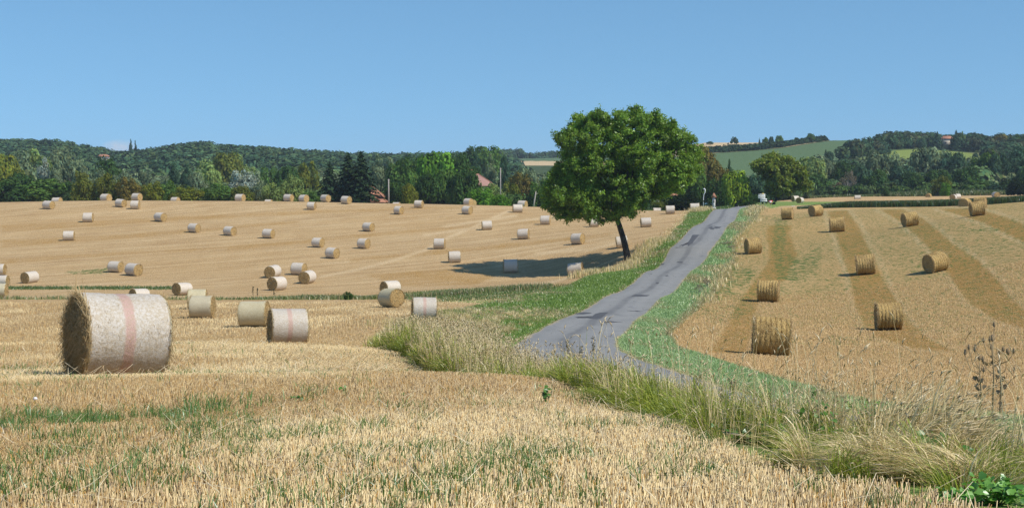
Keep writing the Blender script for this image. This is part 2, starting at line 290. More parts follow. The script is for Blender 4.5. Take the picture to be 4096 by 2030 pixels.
PALE_L = [[(1285, 1106), (1420, 1080), (1560, 1045), (1700, 1000), (1790, 950), (1900, 905), (2030, 845)], [(1700, 940), (2100, 880), (2300, 860)], [(2080, 1160), (2200, 1130), (2290, 1105)], [(0, 1275), (120, 1262), (270, 1245)], [(1780, 905), (2060, 862)], [(2150, 1010), (2350, 1000), (2470, 970)]]
WEEDS = [[(3100, 870), (3150, 870), (3140, 1000), (3230, 1060), (3220, 1120), (3110, 1120), (3090, 1000)], [(2900, 1050), (3030, 1080), (3000, 1130), (2880, 1180)], [(3310, 1340), (3430, 1345), (3420, 1370), (3330, 1368)], [(3450, 1345), (3500, 1345), (3490, 1365), (3455, 1362)], [(2870, 1140), (3000, 1190), (3020, 1240), (2870, 1300), (2780, 1270)], [(3870, 915), (3990, 912), (4000, 925), (3880, 927)], [(3200, 1040), (3260, 990), (3290, 990), (3260, 1110)], [(260, 1088), (430, 1072), (430, 1092), (300, 1094)], [(3650, 1310), (3900, 1300), (3900, 1330), (3650, 1335)]]
# cheap periodic value noise for placement
_NG = rng.random((256, 256))
def vn(x, y, s):
    x = x * s; y = y * s; i = np.floor(x).astype(int); j = np.floor(y).astype(int); fx = x - i; fy = y - j; fx = fx * fx * (3 - 2 * fx); fy = fy * fy * (3 - 2 * fy)
    g = lambda a, b: _NG[a % 256, b % 256]
    return (g(i, j) * (1 - fx) + g(i + 1, j) * fx) * (1 - fy) + (g(i, j + 1) * (1 - fx) + g(i + 1, j + 1) * fx) * fy
def fbm(x, y, s): return .55 * vn(x, y, s) + .3 * vn(x + 17, y + 5, s * 2.1) + .15 * vn(x + 3, y + 41, s * 4.3)
def ground():
    ys = np.r_[np.linspace(-25, 3, 24)[:-1], np.geomspace(3, 445, 560)]; tt = np.linspace(-1, 1, 430); tt = np.sign(tt) * (np.abs(tt) * .8 + .2 * np.abs(tt) ** 3)
    Y = np.repeat(ys[:, None], len(tt), 1); X = tt[None] * (.50 * np.maximum(Y, 0) + 14)
    Z = H(X, Y); px, py = proj(X, np.maximum(Y, 2), Z)
    far = np.clip((Y - 405) / 40, 0, 1); Z = Z * (1 - far) + (-7.5) * far
    grass = np.zeros_like(X)
    sL, sR = vl(Y), vr(Y)
    inside = np.minimum(X - sL, sR - X); wob = .5 * np.sin(Y * .7) + .4 * np.sin(Y * 1.9 + 1)
    grass = np.clip(.5 + (inside + wob * .3) / np.clip(Y / 60, .5, 3), 0, 1)
    dip = np.clip(1.0 - np.abs(Y - 107.5 - .5 * np.sin(X * .31)) / 2.3, 0, 1) * (X < 4); grass = np.maximum(grass, dip * np.clip(fbm(X, Y * .3, .16) * 1.9, .2, .95))
    dip2 = np.clip(1.0 - np.abs(Y - 126) / 2.2, 0, 1) * (X > -47) * (X < -30); grass = np.maximum(grass, dip2 * .8)
    grass = np.maximum(grass, np.clip(sdist(px, py, [(1560, 1186), (1750, 1158), (2000, 1165), (2140, 1150), (2300, 1140), (2260, 1230), (2040, 1216), (1750, 1205)]) / 12 + .4, 0, 1) * (Y < 125) * (Y > 85))
    grass = np.maximum(grass, np.clip((Y - 232 - .02 * X) / 6, 0, 1) * (X < 60) * (X > -10)); grass = np.maximum(grass, np.clip((Y - 262) / 10, 0, 1) * (X <= -10))
    strip = np.zeros_like(X)
    for b in BANDS: strip = np.maximum(strip, np.clip(sdist(px, py, b) / 14 + .5, 0, 1) * (Y > 30) * (Y < 200))
    for b in ORANGE_L: strip = np.maximum(strip, .58 * np.clip(sdist(px, py, b, 4) / 30 + .5, 0, 1) * (Y > 18) * (Y < 230))
    pale = np.zeros_like(X)
    for l in PALE_L: pale = np.maximum(pale, .8 * np.clip(1.3 - sd_line(px, py, l) / 11, 0, 1) * (Y > 40) * (Y < 230))
    for b in BANDS[:3]: pale = np.maximum(pale, .7 * np.clip(1 - np.abs(sdist(px, py, b) + 14) / 12, 0, 1) * (Y > 40) * (Y < 190))
    pale = np.maximum(pale, .5 * np.clip(1 - np.abs(Y - 113) / 2.5, 0, 1) * (X < -1))
    weed = np.zeros_like(X)
    for b in WEEDS: weed = np.maximum(weed, np.clip(sdist(px, py, b) / 30 + .6, 0, 1) * (Y > 30) * (Y < 200))
    weed = np.maximum(weed, (.40 + .26 * fbm(X, Y * .5, .12)) * (X > sR) * (Y > 30) * (Y < 190)); weed = np.maximum(weed, .30 * (Y < 100) * (X < sL)); weed = np.maximum(weed, .15)
    n, m = X.shape; idx = np.arange(n * m).reshape(n, m)
    Fq = np.stack([idx[:-1, :-1], idx[:-1, 1:], idx[1:, 1:], idx[1:, :-1]], -1).reshape(-1, 4)
    o = mk('ground', np.stack([X, Y, Z], -1).reshape(-1, 3), Fq, M['ground'], smooth=True, attrs=dict(grass=grass, strip=strip, pale=pale, weed=weed, gold=1. * (X > sR - .3) * (Y < 215), lines=np.clip((Y - 60) / 60, 0, 1) * (X < sL + 1)))
    tag(o, 'rolling stubble field ground with grassy verges and brown soil bands', 'ground', kind='structure')
ground()
def hills():
    ys = np.r_[np.linspace(400, 1000, 150), np.linspace(1010, 1500, 50), np.geomspace(1550, 3600, 14)]; cs = np.linspace(-3200, 7200, 620)
    Y = np.repeat(ys[:, None], len(cs), 1); C = np.repeat(cs[None], len(ys), 0); X = (C - 2048) / F * Y; Z = HF(X, Y)
    Z = Z + .35 * np.sin(X * .05) * np.sin(Y * .03); px, py = proj(X, Y, Z)
    hl = np.interp(px, [2700, 2845, 3000, 3140, 3290, 3400], [628, 613, 603, 590, 566, 555])
    maize = np.clip((py - hl) / 3, 0, 1) * np.clip((3600 - px) / 30, 0, 1) * np.clip((px - 2600) / 30, 0, 1) * (Y < 760)
    straw = np.clip((hl - py) / 3, 0, 1) * (px > 2600) * (px < 3330)
    straw = np.maximum(straw, ((px > 2040) & (px < 2600) & (py > 644) & (py < 662)) * 1.); maize = np.maximum(maize, ((px > 1980) & (px < 2600) & (py > 632) & (py <= 644)) * 1.)
    mead = np.clip(sdist(px, py, [(3330, 662), (3470, 627), (3580, 602), (3680, 595), (3800, 604), (3920, 616), (3960, 660), (3600, 690)]) / 5 + .5, 0, 1); straw2 = np.clip(sdist(px, py, [(3770, 606), (3930, 612), (3940, 640), (3840, 640)]) / 6, 0, 1)
    maize *= 1 - mead
    n, m = X.shape; idx = np.arange(n * m).reshape(n, m); Fq = np.stack([idx[:-1, :-1], idx[:-1, 1:], idx[1:, 1:], idx[1:, :-1]], -1).reshape(-1, 4)
    tag(mk('hills', np.stack([X, Y, Z], -1).reshape(-1, 3), Fq, M['hill'], smooth=True, attrs=dict(maize=maize, straw=np.maximum(straw, straw2 * .5), meadow=mead)), 'distant hills with a green maize slope and meadow', 'hills', kind='structure')
hills()
def road():
    ys = np.r_[np.linspace(2, 60, 120), np.linspace(60.7, 292, 230)]; us = np.linspace(0, 1, 17)
    def sm(f, y): return sum(f(y + o * np.clip(y / 6, .4, 14)) for o in np.linspace(-1, 1, 11)) / 11
    L = sm(xl, ys); Rr = sm(xr, ys)
    L = L + .035 * np.sin(ys * 1.3) + .03 * np.sin(ys * 3.1) + rng.normal(0, .025, len(ys)); Rr = Rr + .035 * np.sin(ys * 1.1 + 2) + .03 * np.sin(ys * 2.7) + rng.normal(0, .025, len(ys))
    Y = np.repeat(ys[:, None], 17, 1); X = L[:, None] * (1 - us) + Rr[:, None] * us; Z = H(X, Y) + .03 + .05 * (1 - (2 * us - 1) ** 2)
    n, m = X.shape; idx = np.arange(n * m).reshape(n, m); Fq = np.stack([idx[:-1, :-1], idx[:-1, 1:], idx[1:, 1:], idx[1:, :-1]], -1).reshape(-1, 4)
    tag(mk('road', np.stack([X, Y, Z], -1).reshape(-1, 3), Fq, M['road'], smooth=True, attrs=dict(across=np.broadcast_to(us, X.shape))), 'narrow grey country road climbing through the fields', 'road', kind='structure')
    def q3(*p): return [(x / 1.7734 + 1900, y / 1.7734 + 780) for x, y in p]
    pats = [q3((1420, 377), (1470, 372), (1490, 350), (1520, 330), (1535, 300), (1545, 284), (1592, 287), (1570, 310), (1545, 345), (1520, 362), (1500, 379)), q3((1655, 236), (1680, 226), (1750, 228), (1735, 238), (1700, 243), (1690, 250), (1670, 247)),
            q3((1296, 496), (1315, 487), (1345, 486), (1335, 498)), q3((1425, 485), (1440, 477), (1478, 478), (1465, 486)), q3((1280, 632), (1290, 624), (1308, 628), (1296, 637)), q3((1238, 566), (1258, 562), (1256, 568)), q3((1345, 578), (1365, 574), (1375, 578), (1358, 582)),
            q3((1110, 722), (1140, 712), (1240, 716), (1220, 724), (1150, 728)), q3((705, 868), (760, 876), (825, 874), (850, 852), (880, 842), (945, 840), (920, 862), (890, 884), (850, 889), (800, 882), (730, 880)), q3((705, 846), (745, 834), (790, 836), (828, 844), (770, 852)), q3((880, 912), (960, 903), (1050, 906), (960, 912), (900, 918)), q3((1070, 828), (1150, 826), (1200, 829), (1130, 832))]
    for P in pats:
        c = np.array(P).mean(0); m_ = MB(); ring = []
        for i in range(len(P)):
            a, b = np.array(P[i]), np.array(P[(i + 1) % len(P)])
            for k in range(3):
                q = a + (b - a) * k / 3 + rng.normal(0, .5, 2); ring.append(q)
        W3 = [hit(*q) for q in ring] + [hit(*c)]
        V = np.array([(p[0], p[1], p[2] + .088) for p in W3]); n = len(ring)
        # ride on the cambered surface
        for v in V:
            l, r_ = xl(v[1]), xr(v[1]); u = (v[0] - l) / (r_ - l); v[2] = float(H(v[0], v[1])) + .036 + .05 * max(0, (1 - (2 * u - 1) ** 2))
        tag(mk('road_patch', V, [[(i, (i + 1) % n, n) for i in range(n)]], M['tar']), kind='structure')
road()
# ------------------------------------------------------------------ straws and grass blades
def stalks(base, h, r, lean, col, yaw=None):
    """three-sided little prisms"""
    n = len(base); yaw = rng.uniform(0, 6.28, n) if yaw is None else yaw; V = np.empty((n, 6, 3))
    tip = base + np.stack([lean[:, 0], lean[:, 1], h], -1)
    for j in range(3):
        o = np.stack([np.cos(yaw + j * 2.094) * r, np.sin(yaw + j * 2.094) * r, np.zeros(n)], -1); V[:, j] = base + o; V[:, 3 + j] = tip + o * .85
    i0 = np.arange(n)[:, None] * 6
    Fq = np.concatenate([i0 + np.array([j, (j + 1) % 3, 3 + (j + 1) % 3, 3 + j]) for j in range(3)]); Ft = i0 + np.array([3, 4, 5])
    return V.reshape(-1, 3), [Fq, Ft], np.repeat(col, 6, 0)
def blades(base, h, w, lean, col, seg=3, droop=1.6, yaw=None, tipcol=None):
    """curved ribbons: each rises h and leans by (lx,ly) at the tip, bending over"""
    n = len(base); yaw = rng.uniform(0, 6.28, n) if yaw is None else yaw; ts = np.linspace(0, 1, seg + 1); V = np.empty((n, seg + 1, 2, 3)); C = np.empty((n, seg + 1, 2, 3))
    side = np.stack([np.cos(yaw), np.sin(yaw), np.zeros(n)], -1)
    for k, t in enumerate(ts):
        zz = h * (t if droop <= 0 else np.sin(t * droop) / max(math.sin(min(droop, 1.5708)), .3))
        c = base + np.stack([lean[:, 0] * t ** 1.7, lean[:, 1] * t ** 1.7, zz], -1); ww = (w * (1 - t ** 2) + w * .12)[:, None] * .5
        V[:, k, 0] = c - side * ww; V[:, k, 1] = c + side * ww
        cc = col if tipcol is None else col * (1 - t) + tipcol * t
        C[:, k, 0] = cc; C[:, k, 1] = cc
    i0 = (np.arange(n) * (seg + 1) * 2)[:, None]
    Fq = np.concatenate([i0 + np.array([2 * k, 2 * k + 1, 2 * k + 3, 2 * k + 2]) for k in range(seg)])
    return V.reshape(-1, 3), [Fq], C.reshape(-1, 3)
def join(parts):
    Vs, Fs, Cs, n = [], {}, [], 0
    for V, F_, C in parts:
        for f in F_: Fs.setdefault(f.shape[1], []).append(f + n)
        Vs.append(V); Cs.append(C); n += len(V)
    return np.concatenate(Vs), [np.concatenate(f) for f in Fs.values()], np.concatenate(Cs)
def scatter(d0, d1, n, f=.40, pad=1.0):
    """points over the wedge the lens sees, even over area"""
    u = rng.random(n); A = lambda d: f * d * d / 1 + 2 * pad * d
    d = np.sqrt(u * (d1 * d1 - d0 * d0) + d0 * d0); x = rng.uniform(-1, 1, n) * (f * d + pad); return x, d
RD = np.array([-.27, .96]); RD /= np.linalg.norm(RD); RN = np.array([RD[1], -RD[0]])
def rows(x, y, sp=.155, jit=.045):
    a = x * RN[0] + y * RN[1]; k = np.round(a / sp) * sp + rng.normal(0, jit, len(x)); return x + (k - a) * RN[0], y + (k - a) * RN[1]
BALE_SPOTS = []     # filled when the bales are placed; stubble keeps out from under them
def lerp(a, b, t): return np.asarray(a)[None] * (1 - t[:, None]) + np.asarray(b)[None] * t[:, None]
def clear_bales(x, y):
    ok = np.ones(len(x), bool)
    for bx, by, ax, ay, L, D in BALE_SPOTS:
        if by > 110: continue
        u = (x - bx) * ax + (y - by) * ay; v = -(x - bx) * ay + (y - by) * ax; ok &= ~((np.abs(u) < L * .5) & (np.abs(v) < D * .33))
    return ok
def stubble():
    parts = []
    for d0, d1, n, hh, rr in ((4.5, 11, 95000, .078, .0028), (11, 20, 160000, .082, .0030), (20, 34, 130000, .10, .0042), (34, 58, 110000, .12, .007), (58, 100, 80000, .13, .011)):
        x, y = scatter(d0, d1, n, .385); x, y = rows(x, y)
        k = (x < vl(y) + .1 * rng.normal(size=len(x))) & clear_bales(x, y); x, y = x[k], y[k]
        z = H(x, y); n = len(x); px, py = proj(x, y, z)
        sw = fbm(x * .55, y * .28, .55); fl = fbm(x + 40, y * .6, .35)      # pale swaths, flattened patches
        pale = np.clip((sw - .46) * 5, 0, 1)
        flat = np.clip((fl - .56) * 8, 0, 1) * .8
        h = hh * rng.uniform(.55, 1.15, n) * (1 - .55 * flat); ln = rng.normal(0, .012, (n, 2)) + flat[:, None] * rng.normal(0, .07, (n, 2)); w = rr * rng.uniform(.7, 1.4, n)
        t = np.clip(rng.random(n) ** 1.5 * .75 + pale * .55, 0, 1); c = lerp((.39, .24, .085), (.87, .69, .37), t); g = rng.random(n) < .22; c[g] = c[g] * np.array([.58, .55, .55]); o = rng.random(n) < .07; c[o] = (.52, .29, .07)
        parts.append(stalks(np.stack([x, y, z - .01], -1), h, w, ln, c))
    # loose straws lying on top
    for d0, d1, n, L, rr in ((5, 14, 5200, .22, .0022), (14, 30, 9000, .26, .0034), (30, 60, 9000, .30, .006)):
        x, y = scatter(d0, d1, n, .385); sw = fbm(x * .55, y * .28, .55); k = (x < vl(y) - .1) & (rng.random(n) < np.clip((sw - .36) * 4, .08, 1)); x, y = x[k], y[k]; n = len(x); z = H(x, y) + rng.uniform(.02, .11, n)
        a = rng.uniform(0, 6.28, n); l = L * rng.uniform(.4, 1.2, n); c = lerp((.62, .47, .26), (.86, .74, .50), rng.random(n))
        parts.append(stalks(np.stack([x, y, z], -1), rng.normal(0, .05, n) + .02, rr * rng.uniform(.7, 1.3, n), np.stack([np.cos(a) * l, np.sin(a) * l], -1), c))
    V, Fs, C = join(parts); tag(mk('stubble', V, Fs, M['straw_blade'], col=C), 'cut golden straw stubble standing in drill rows on the near field', 'stubble', kind='stuff')
    # stubble of the other field: short, seen from far
    parts = []
    for d0, d1, n, hh, rr in ((15, 34, 50000, .085, .0045), (34, 60, 60000, .11, .008), (60, 100, 60000, .12, .013)):
        x, y = scatter(d0, d1, n * 2, .42); k = (x > vr(y) + .2) & (x < .40 * y + 2) & clear_bales(x, y); x, y = x[k][:n], y[k][:n]; n = len(x); z = H(x, y)
        px, py = proj(x, y, z); st = np.zeros(n)
        for b in BANDS: st = np.maximum(st, np.clip(sdist(px, py, b) / 14 + .5, 0, 1))
        c = lerp((.40, .235, .08), (.70, .49, .22), rng.random(n) ** 1.4); c = c * (1 - .55 * st[:, None]) + np.array([.42, .23, .065]) * .55 * st[:, None]
        parts.append(stalks(np.stack([x, y, z - .01], -1), hh * rng.uniform(.5, 1.1, n) * (1 - .5 * st), rr * rng.uniform(.7, 1.3, n), rng.normal(0, .03, (n, 2)), c))
    V, Fs, C = join(parts); tag(mk('stubble', V, Fs, M['straw_blade'], col=C), 'short orange stubble on the field beyond the road', 'stubble', kind='stuff')
def green_grass():
    parts = []
    # sparse green regrowth in the near stubble
    for d0, d1, n, hh, ww in ((4.5, 12, 70000, .092, .0046), (12, 24, 70000, .095, .0068), (24, 45, 30000, .10, .011)):
        x, y = scatter(d0, d1, n, .385); px, py = proj(x, y, H(x, y)); f = .5 + .42 * (fbm(x + 9, y * .55 + 3, .8) - .5) + .85 * (fbm(x, y * .7, 3.0) - .5) + .35 * (vn(x, y, 11.) - .5)
        thr = np.interp(py, [1400, 1480, 1560, 1640, 1720, 1850, 2030], [.68, .60, .63, .575, .525, .49, .47]) + np.interp(px, [0, 1300, 1900, 2600, 4096], [-.03, 0, .07, .12, .12]) * np.interp(py, [1600, 1900], [.6, 1])
        k = (x < vl(y)) & (f > thr) & (rng.random(len(x)) < np.clip((f - thr) * 9, .1, 1)) & clear_bales(x, y); x, y = x[k], y[k]; n = len(x); z = H(x, y)
        c = lerp((.07, .15, .03), (.19, .31, .08), rng.random(n)); parts.append(blades(np.stack([x, y, z], -1), hh * rng.uniform(.5, 1.5, n), ww * rng.uniform(.7, 1.4, n), rng.normal(0, .04, (n, 2)), c, 2, 1.4))
    V, Fs, C = join(parts); tag(mk('grass_regrowth', V, Fs, M['grass'], col=C), 'green grass growing between the stubble rows', 'grass', kind='stuff')
    # verge grass along both road edges
    parts = []
    for side in (0, 1):
        for d0, d1, n, hh, ww in ((12, 40, 40000, .16, .012), (40, 75, 60000, .15, .022), (75, 120, 40000, .17, .035), (120, 215, 26000, .2, .06)):
            y = d0 + (d1 - d0) * rng.random(n); a, b = (vl(y), xl(y) + .1) if side == 0 else (xr(y) - .1, vr(y) + .25)
            u = rng.random(n); x = a + (b - a) * u; z = H(x, y); edge = np.minimum(u, 1 - u) * np.abs(b - a)
            dry = fbm(x, y * .5, .35); dd = np.clip((dry - .52) * 5, 0, 1) * .8
            outer = (1 - u) if side == 0 else u; dd = np.maximum(dd, np.clip((outer - (.72 if side else .86)) * 4, 0, .8) * (y > 60)); dd = np.maximum(dd, (edge < .18) * .6)
            c0 = lerp((.24, .36, .12), (.46, .60, .28), rng.random(n)) if side else lerp((.14, .235, .036), (.28, .385, .085), rng.random(n))
            c1 = lerp((.36, .29, .13), (.62, .50, .28), rng.random(n)); m_ = (rng.random(n) < dd)[:, None]; c = np.where(m_, c1, c0)
            h = hh * rng.uniform(.4, 1.3, n) * np.clip(edge / .5 + .25, .25, 1) * (1 + (.6 if side else .15) * np.clip((outer - .75) * 4, 0, 1))
            parts.append(blades(np.stack([x, y, z], -1), h, ww * rng.uniform(.7, 1.3, n), rng.normal(0, .07, (n, 2)), c, 2, 1.5))
    # grass strip in the dip and the shelf of grass by the road
    n = 36000; x = rng.uniform(-60, 3, n); y = 107.5 + .5 * np.sin(x * .31) + rng.normal(0, .75, n); q = fbm(x, y, .25); kk = rng.random(n) < np.clip((fbm(x, y * .3, .16) - .30) * 4, .12, 1); x, y, q = x[kk], y[kk], q[kk]; n = len(x); h = .38 * rng.uniform(.3, 1.2, n) * np.clip(q * 1.6, .3, 1.2); c = lerp((.11, .16, .04), (.25, .29, .10), rng.random(n)); dm = rng.random(n) < .34; c[dm] = (.38, .31, .16)
    parts.append(blades(np.stack([x, y, H(x, y)], -1), h, .05 * rng.uniform(.6, 1.3, n), rng.normal(0, .1, (n, 2)), c, 2, 1.4))
    n = 5000; x = rng.uniform(-47, -30, n); y = 126 + rng.normal(0, .7, n); c = lerp((.08, .13, .03), (.19, .24, .08), rng.random(n)); parts.append(blades(np.stack([x, y, H(x, y)], -1), .2 * rng.uniform(.3, 1.1, n), .05 * np.ones(n), rng.normal(0, .08, (n, 2)), c, 2, 1.4))
    n = 30000; x = rng.uniform(-14, 8, n); y = rng.uniform(92, 118, n); px, py = proj(x, y, H(x, y)); k = (sdist(px, py, [(1560, 1190), (1750, 1160), (2000, 1167), (2140, 1152), (2300, 1142), (2260, 1230), (2040, 1214), (1750, 1203)]) > -6 + 10 * rng.normal(size=n)); x, y = x[k], y[k]; n = len(x)
    c = lerp((.07, .13, .025), (.18, .24, .06), rng.random(n)); dm = rng.random(n) < .25; c[dm] = (.42, .34, .17); parts.append(blades(np.stack([x, y, H(x, y)], -1), .17 * rng.uniform(.3, 1.2, n), .04 * np.ones(n), rng.normal(0, .06, (n, 2)), c, 2, 1.4))
    V, Fs, C = join(parts); tag(mk('verge_grass', V, Fs, M['grass'], col=C), 'green verge grass along the road and the dip', 'grass', kind='stuff')
def seedheads(base, h, lean, w, col, k0=.78, yaw=None):
    """fat spindle at the end of a stem"""
    n = len(base); yaw = rng.uniform(0, 6.28, n); side = np.stack([np.cos(yaw), np.sin(yaw), np.zeros(n)], -1); V = np.empty((n, 6, 3))
    def at_(t): return base + np.stack([lean[:, 0] * t ** 1.7, lean[:, 1] * t ** 1.7, h * np.sin(t * 1.5) / math.sin(1.5)], -1)
    p0, p1, p2 = at_(k0), at_(.5 * k0 + .5), at_(1.04)
    perp = np.stack([-np.sin(yaw), np.cos(yaw), np.zeros(n)], -1) * w[:, None]; sd = side * w[:, None]
    V[:, 0] = p0; V[:, 1] = p1 + sd; V[:, 2] = p1 + perp; V[:, 3] = p1 - sd; V[:, 4] = p1 - perp; V[:, 5] = p2
    i0 = np.arange(n)[:, None] * 6; Ft = np.concatenate([i0 + np.array(t) for t in ((0, 1, 2), (0, 2, 3), (0, 3, 4), (0, 4, 1), (5, 2, 1), (5, 3, 2), (5, 4, 3), (5, 1, 4))])
    return V.reshape(-1, 3), [Ft], np.repeat(col, 6, 0)
DRY0, DRY1, GR0, GR1 = (.44, .33, .13), (.88, .72, .41), (.11, .18, .022), (.37, .41, .065)
def tall_grass():
    parts = []
    def add(x, y, h, w, lean, green, seg=4, droop=1.6, heads=0.):
        n = len(x); z = H(x, y); base = np.stack([x, y, z - .02], -1); g = rng.random(n) < green; c = np.where(g[:, None], lerp(GR0, GR1, rng.random(n)), lerp(DRY0, DRY1, rng.random(n) ** .8)); tc = np.where(g[:, None], c * 1.0 + np.array([.06, .05, .0]), c * 1.08)
        parts.append(blades(base, h, w, lean, c, seg, droop, None, tc))
        k = np.nonzero(rng.random(n) < heads)[0]
        if len(k): parts.append(seedheads(base[k], h[k], lean[k], w[k] * 1.5, lerp((.50, .37, .18), (.80, .66, .42), rng.random(len(k)))))
    def tufts(cx, cy, nb, hh, w, spread, green, glean=(0, 0), heads=.05, seg=4, rad=.07, droop=1.85):
        m = len(cx); k = np.repeat(np.arange(m), nb); n = len(k); a = rng.uniform(0, 6.28, n); q = rng.random(n) ** .7; h = np.broadcast_to(hh, m)[k] * rng.uniform(.55, 1.12, n) * (1.05 - .45 * q)
        x = cx[k] + np.cos(a) * q * rad + rng.normal(0, rad * .3, n); y = cy[k] + np.sin(a) * q * rad + rng.normal(0, rad * .3, n); mg = np.broadcast_to(hh, m)[k] * spread * q * rng.uniform(.5, 1.4, n)
        gl = np.broadcast_to(np.asarray(glean, float), (m, 2))[k] * rng.uniform(.5, 1.3, n)[:, None]; lean = np.stack([np.cos(a) * mg, np.sin(a) * mg], -1) + gl; g = rng.random(n) < np.broadcast_to(green, m)[k]
        for m_, gg in ((g, 1.), (~g, 0.)): add(x[m_], y[m_], h[m_] * (1. if gg else 1.1), w * rng.uniform(.6, 1.35, m_.sum()), lean[m_] * (1. if gg else .8), gg, seg, droop if gg else droop - .2, 0 if gg else heads)
    # bank between stubble and road
    for d0, d1, m, nb, ww, hh in ((6.2, 9.5, 42, 75, .0052, .24), (9.5, 14, 110, 90, .006, .34), (14, 22, 180, 100, .0078, .345), (20, 27, 150, 100, .0095, .52), (26, 37, 260, 95, .011, .60)):
        y = rng.uniform(d0, d1, m); a, b = vl(y), np.maximum(np.minimum(xl(y) - .1, vl(y) + 2.4), vl(y) + .5); u = rng.random(m) ** 1.1; x = a + (b - a) * u; cl = fbm(x, y, .5)
        gr = np.clip(np.interp(u, [0, .35, 1], [.92, .78, .35]) - (cl - .5) * 1.1, .1, .97); tufts(x, y, nb, hh * rng.uniform(.65, 1.35, m) * np.interp(u, [0, .2, 1], [.8, 1.1, .85]), ww, .75, gr, np.stack([rng.normal(-.04, .1, m) * np.interp(u, [0, .4], [1.8, .8]), rng.normal(-.03, .09, m)], -1), .10)
        n = int(m * 11); y = rng.uniform(d0, d1, n); a, b = vl(y), np.maximum(np.minimum(xl(y) - .1, vl(y) + 2.4), vl(y) + .5); u = rng.random(n); x = a + (b - a) * u; k = fbm(x, y, .5) > .40; x, y = x[k], y[k]; n = len(x); add(x, y, hh * rng.uniform(.8, 1.75, n), ww * .65 * np.ones(n), rng.normal(0, .15, (n, 2)), .08, 5, 1.5, .7)
    # blond grass beside the road further down, greener along the stubble edge
    m = 560; y = 34 + 44 * rng.random(m) ** 1.1; a, b = vl(y), np.maximum(xl(y) - .5, vl(y) + .3); u = rng.random(m); x = a + (b - a) * u; cl = fbm(x, y, .3)
    gr = np.clip(np.interp(u, [0, .2, .5, .85, 1], [.8, .5, .12, .2, .7]) * np.interp(y, [34, 46, 80], [1.1, .75, .5]) - (cl - .5) * .6, .02, .9); tufts(x, y, 85, rng.uniform(.32, .62, m) * np.interp(u, [0, .15, .7, 1], [.7, 1.1, .9, .45]) * np.interp(y, [34, 46, 60, 70, 80], [1.25, 1.1, 1.0, .8, .5]), .017, .6, gr, np.stack([rng.normal(.02, .1, m), rng.normal(0, .1, m)], -1), .16, 3, .22, 1.75)
    # pale upright tussocks fanning to one side
    m = 30; x = 2.75 + rng.normal(0, .24, m); y = 9.2 + rng.normal(0, .45, m); tufts(x, y, 75, rng.uniform(.30, .62, m), .0060, .5, .05, np.stack([rng.normal(.26, .06, m), rng.normal(0, .05, m)], -1), .30, 5, .07, 1.55)
    m = 9; x = 2.32 + rng.normal(0, .10, m); y = 10.2 + rng.normal(0, .3, m); tufts(x, y, 80, rng.uniform(.36, .6, m), .0042, .55, .10, (.03, 0), .3, 5, .06, 1.55)
    m = 14; x = 3.35 + rng.normal(0, .25, m); y = 9.4 + rng.normal(0, .5, m); tufts(x, y, 70, rng.uniform(.22, .45, m), .0044, .7, .3, (.10, 0), .2, 5, .08, 1.6)
    # lodged tussocks combed over the stubble edge
    m = 34; x = 2.16 + rng.normal(0, .22, m); y = 7.65 + rng.normal(0, .28, m); tufts(x, y, 75, rng.uniform(.14, .30, m), .0050, .7, .22, np.stack([-rng.uniform(.08, .62, m), rng.normal(0, .10, m)], -1), .10, 6, .08, 2.15)
    m = 24; x = rng.uniform(2.2, 2.95, m); y = 7.35 + rng.normal(0, .3, m); tufts(x, y, 60, rng.uniform(.12, .26, m), .0046, .9, .5, np.stack([rng.normal(.05, .15, m), rng.normal(0, .06, m)], -1), .10, 5, .07, 1.9)
    # tall single stems with seed heads
    n = 190; y = rng.uniform(7.5, 13, n); x = vl(y) + (xl(y) - vl(y)) * rng.uniform(.05, 1.1, n); add(x, y, rng.uniform(.6, 1.0, n), .0036 * np.ones(n), rng.normal(0, .14, (n, 2)), 0, 6, 1.45, .9)
    n = 260; y = rng.uniform(14, 34, n); x = vl(y) + (np.minimum(xl(y), vl(y) + 3) - vl(y)) * rng.uniform(.1, .9, n); add(x, y, rng.uniform(.5, .95, n), .0055 * np.ones(n), rng.normal(0, .16, (n, 2)), .1, 5, 1.45, .9)
    # dry grass along the far verges
    for f0, sgn, y0, y1, n, hh in ((vl, 1, 118, 198, 2200, .24), (vr, -1, 90, 215, 5000, .40)):
        y = rng.uniform(y0, y1, n); cl = fbm(y, y * 0 + sgn * 7, .12); k = rng.random(n) < np.clip(cl * 2.2 - .45, .1, 1); y = y[k]; n = k.sum(); x = f0(y) + rng.normal(0, .55, n); add(x, y, hh * rng.uniform(.4, 1.3, n), .04 * rng.uniform(.7, 1.3, n), rng.normal(0, .12, (n, 2)), .08, 2, 1.5)
    n = 2200; y = rng.uniform(197, 205, n); x = 26.9 + (y - 202) * .3 + rng.normal(0, .7, n); add(x, y, rng.uniform(.15, .75, n), .028 * np.ones(n), rng.normal(0, .15, (n, 2)), .05, 2, 1.5)
    n = 1100; y = rng.uniform(188, 212, n); x = vr(y) - 1.0 + rng.normal(0, .55, n); add(x, y, rng.uniform(.25, .75, n), .05 * np.ones(n), rng.normal(0, .15, (n, 2)), .05, 2, 1.5)
    # rough edge of the near field before the third pink-banded bale and beside the shaded bales
    n = 2500; y = rng.normal(64.5, 1.2, n); x = -4.2 + rng.normal(0, 1.2, n); add(x, y, rng.uniform(.15, .4, n), .014 * np.ones(n), rng.normal(0, .08, (n, 2)), .05, 2, 1.5)
    n = 5000; y = rng.uniform(118, 150, n); x = vl(y) - .3 + rng.normal(0, .6, n); add(x, y, rng.uniform(.3, .8, n), .035 * np.ones(n), rng.normal(0, .1, (n, 2)), .12, 2, 1.5)
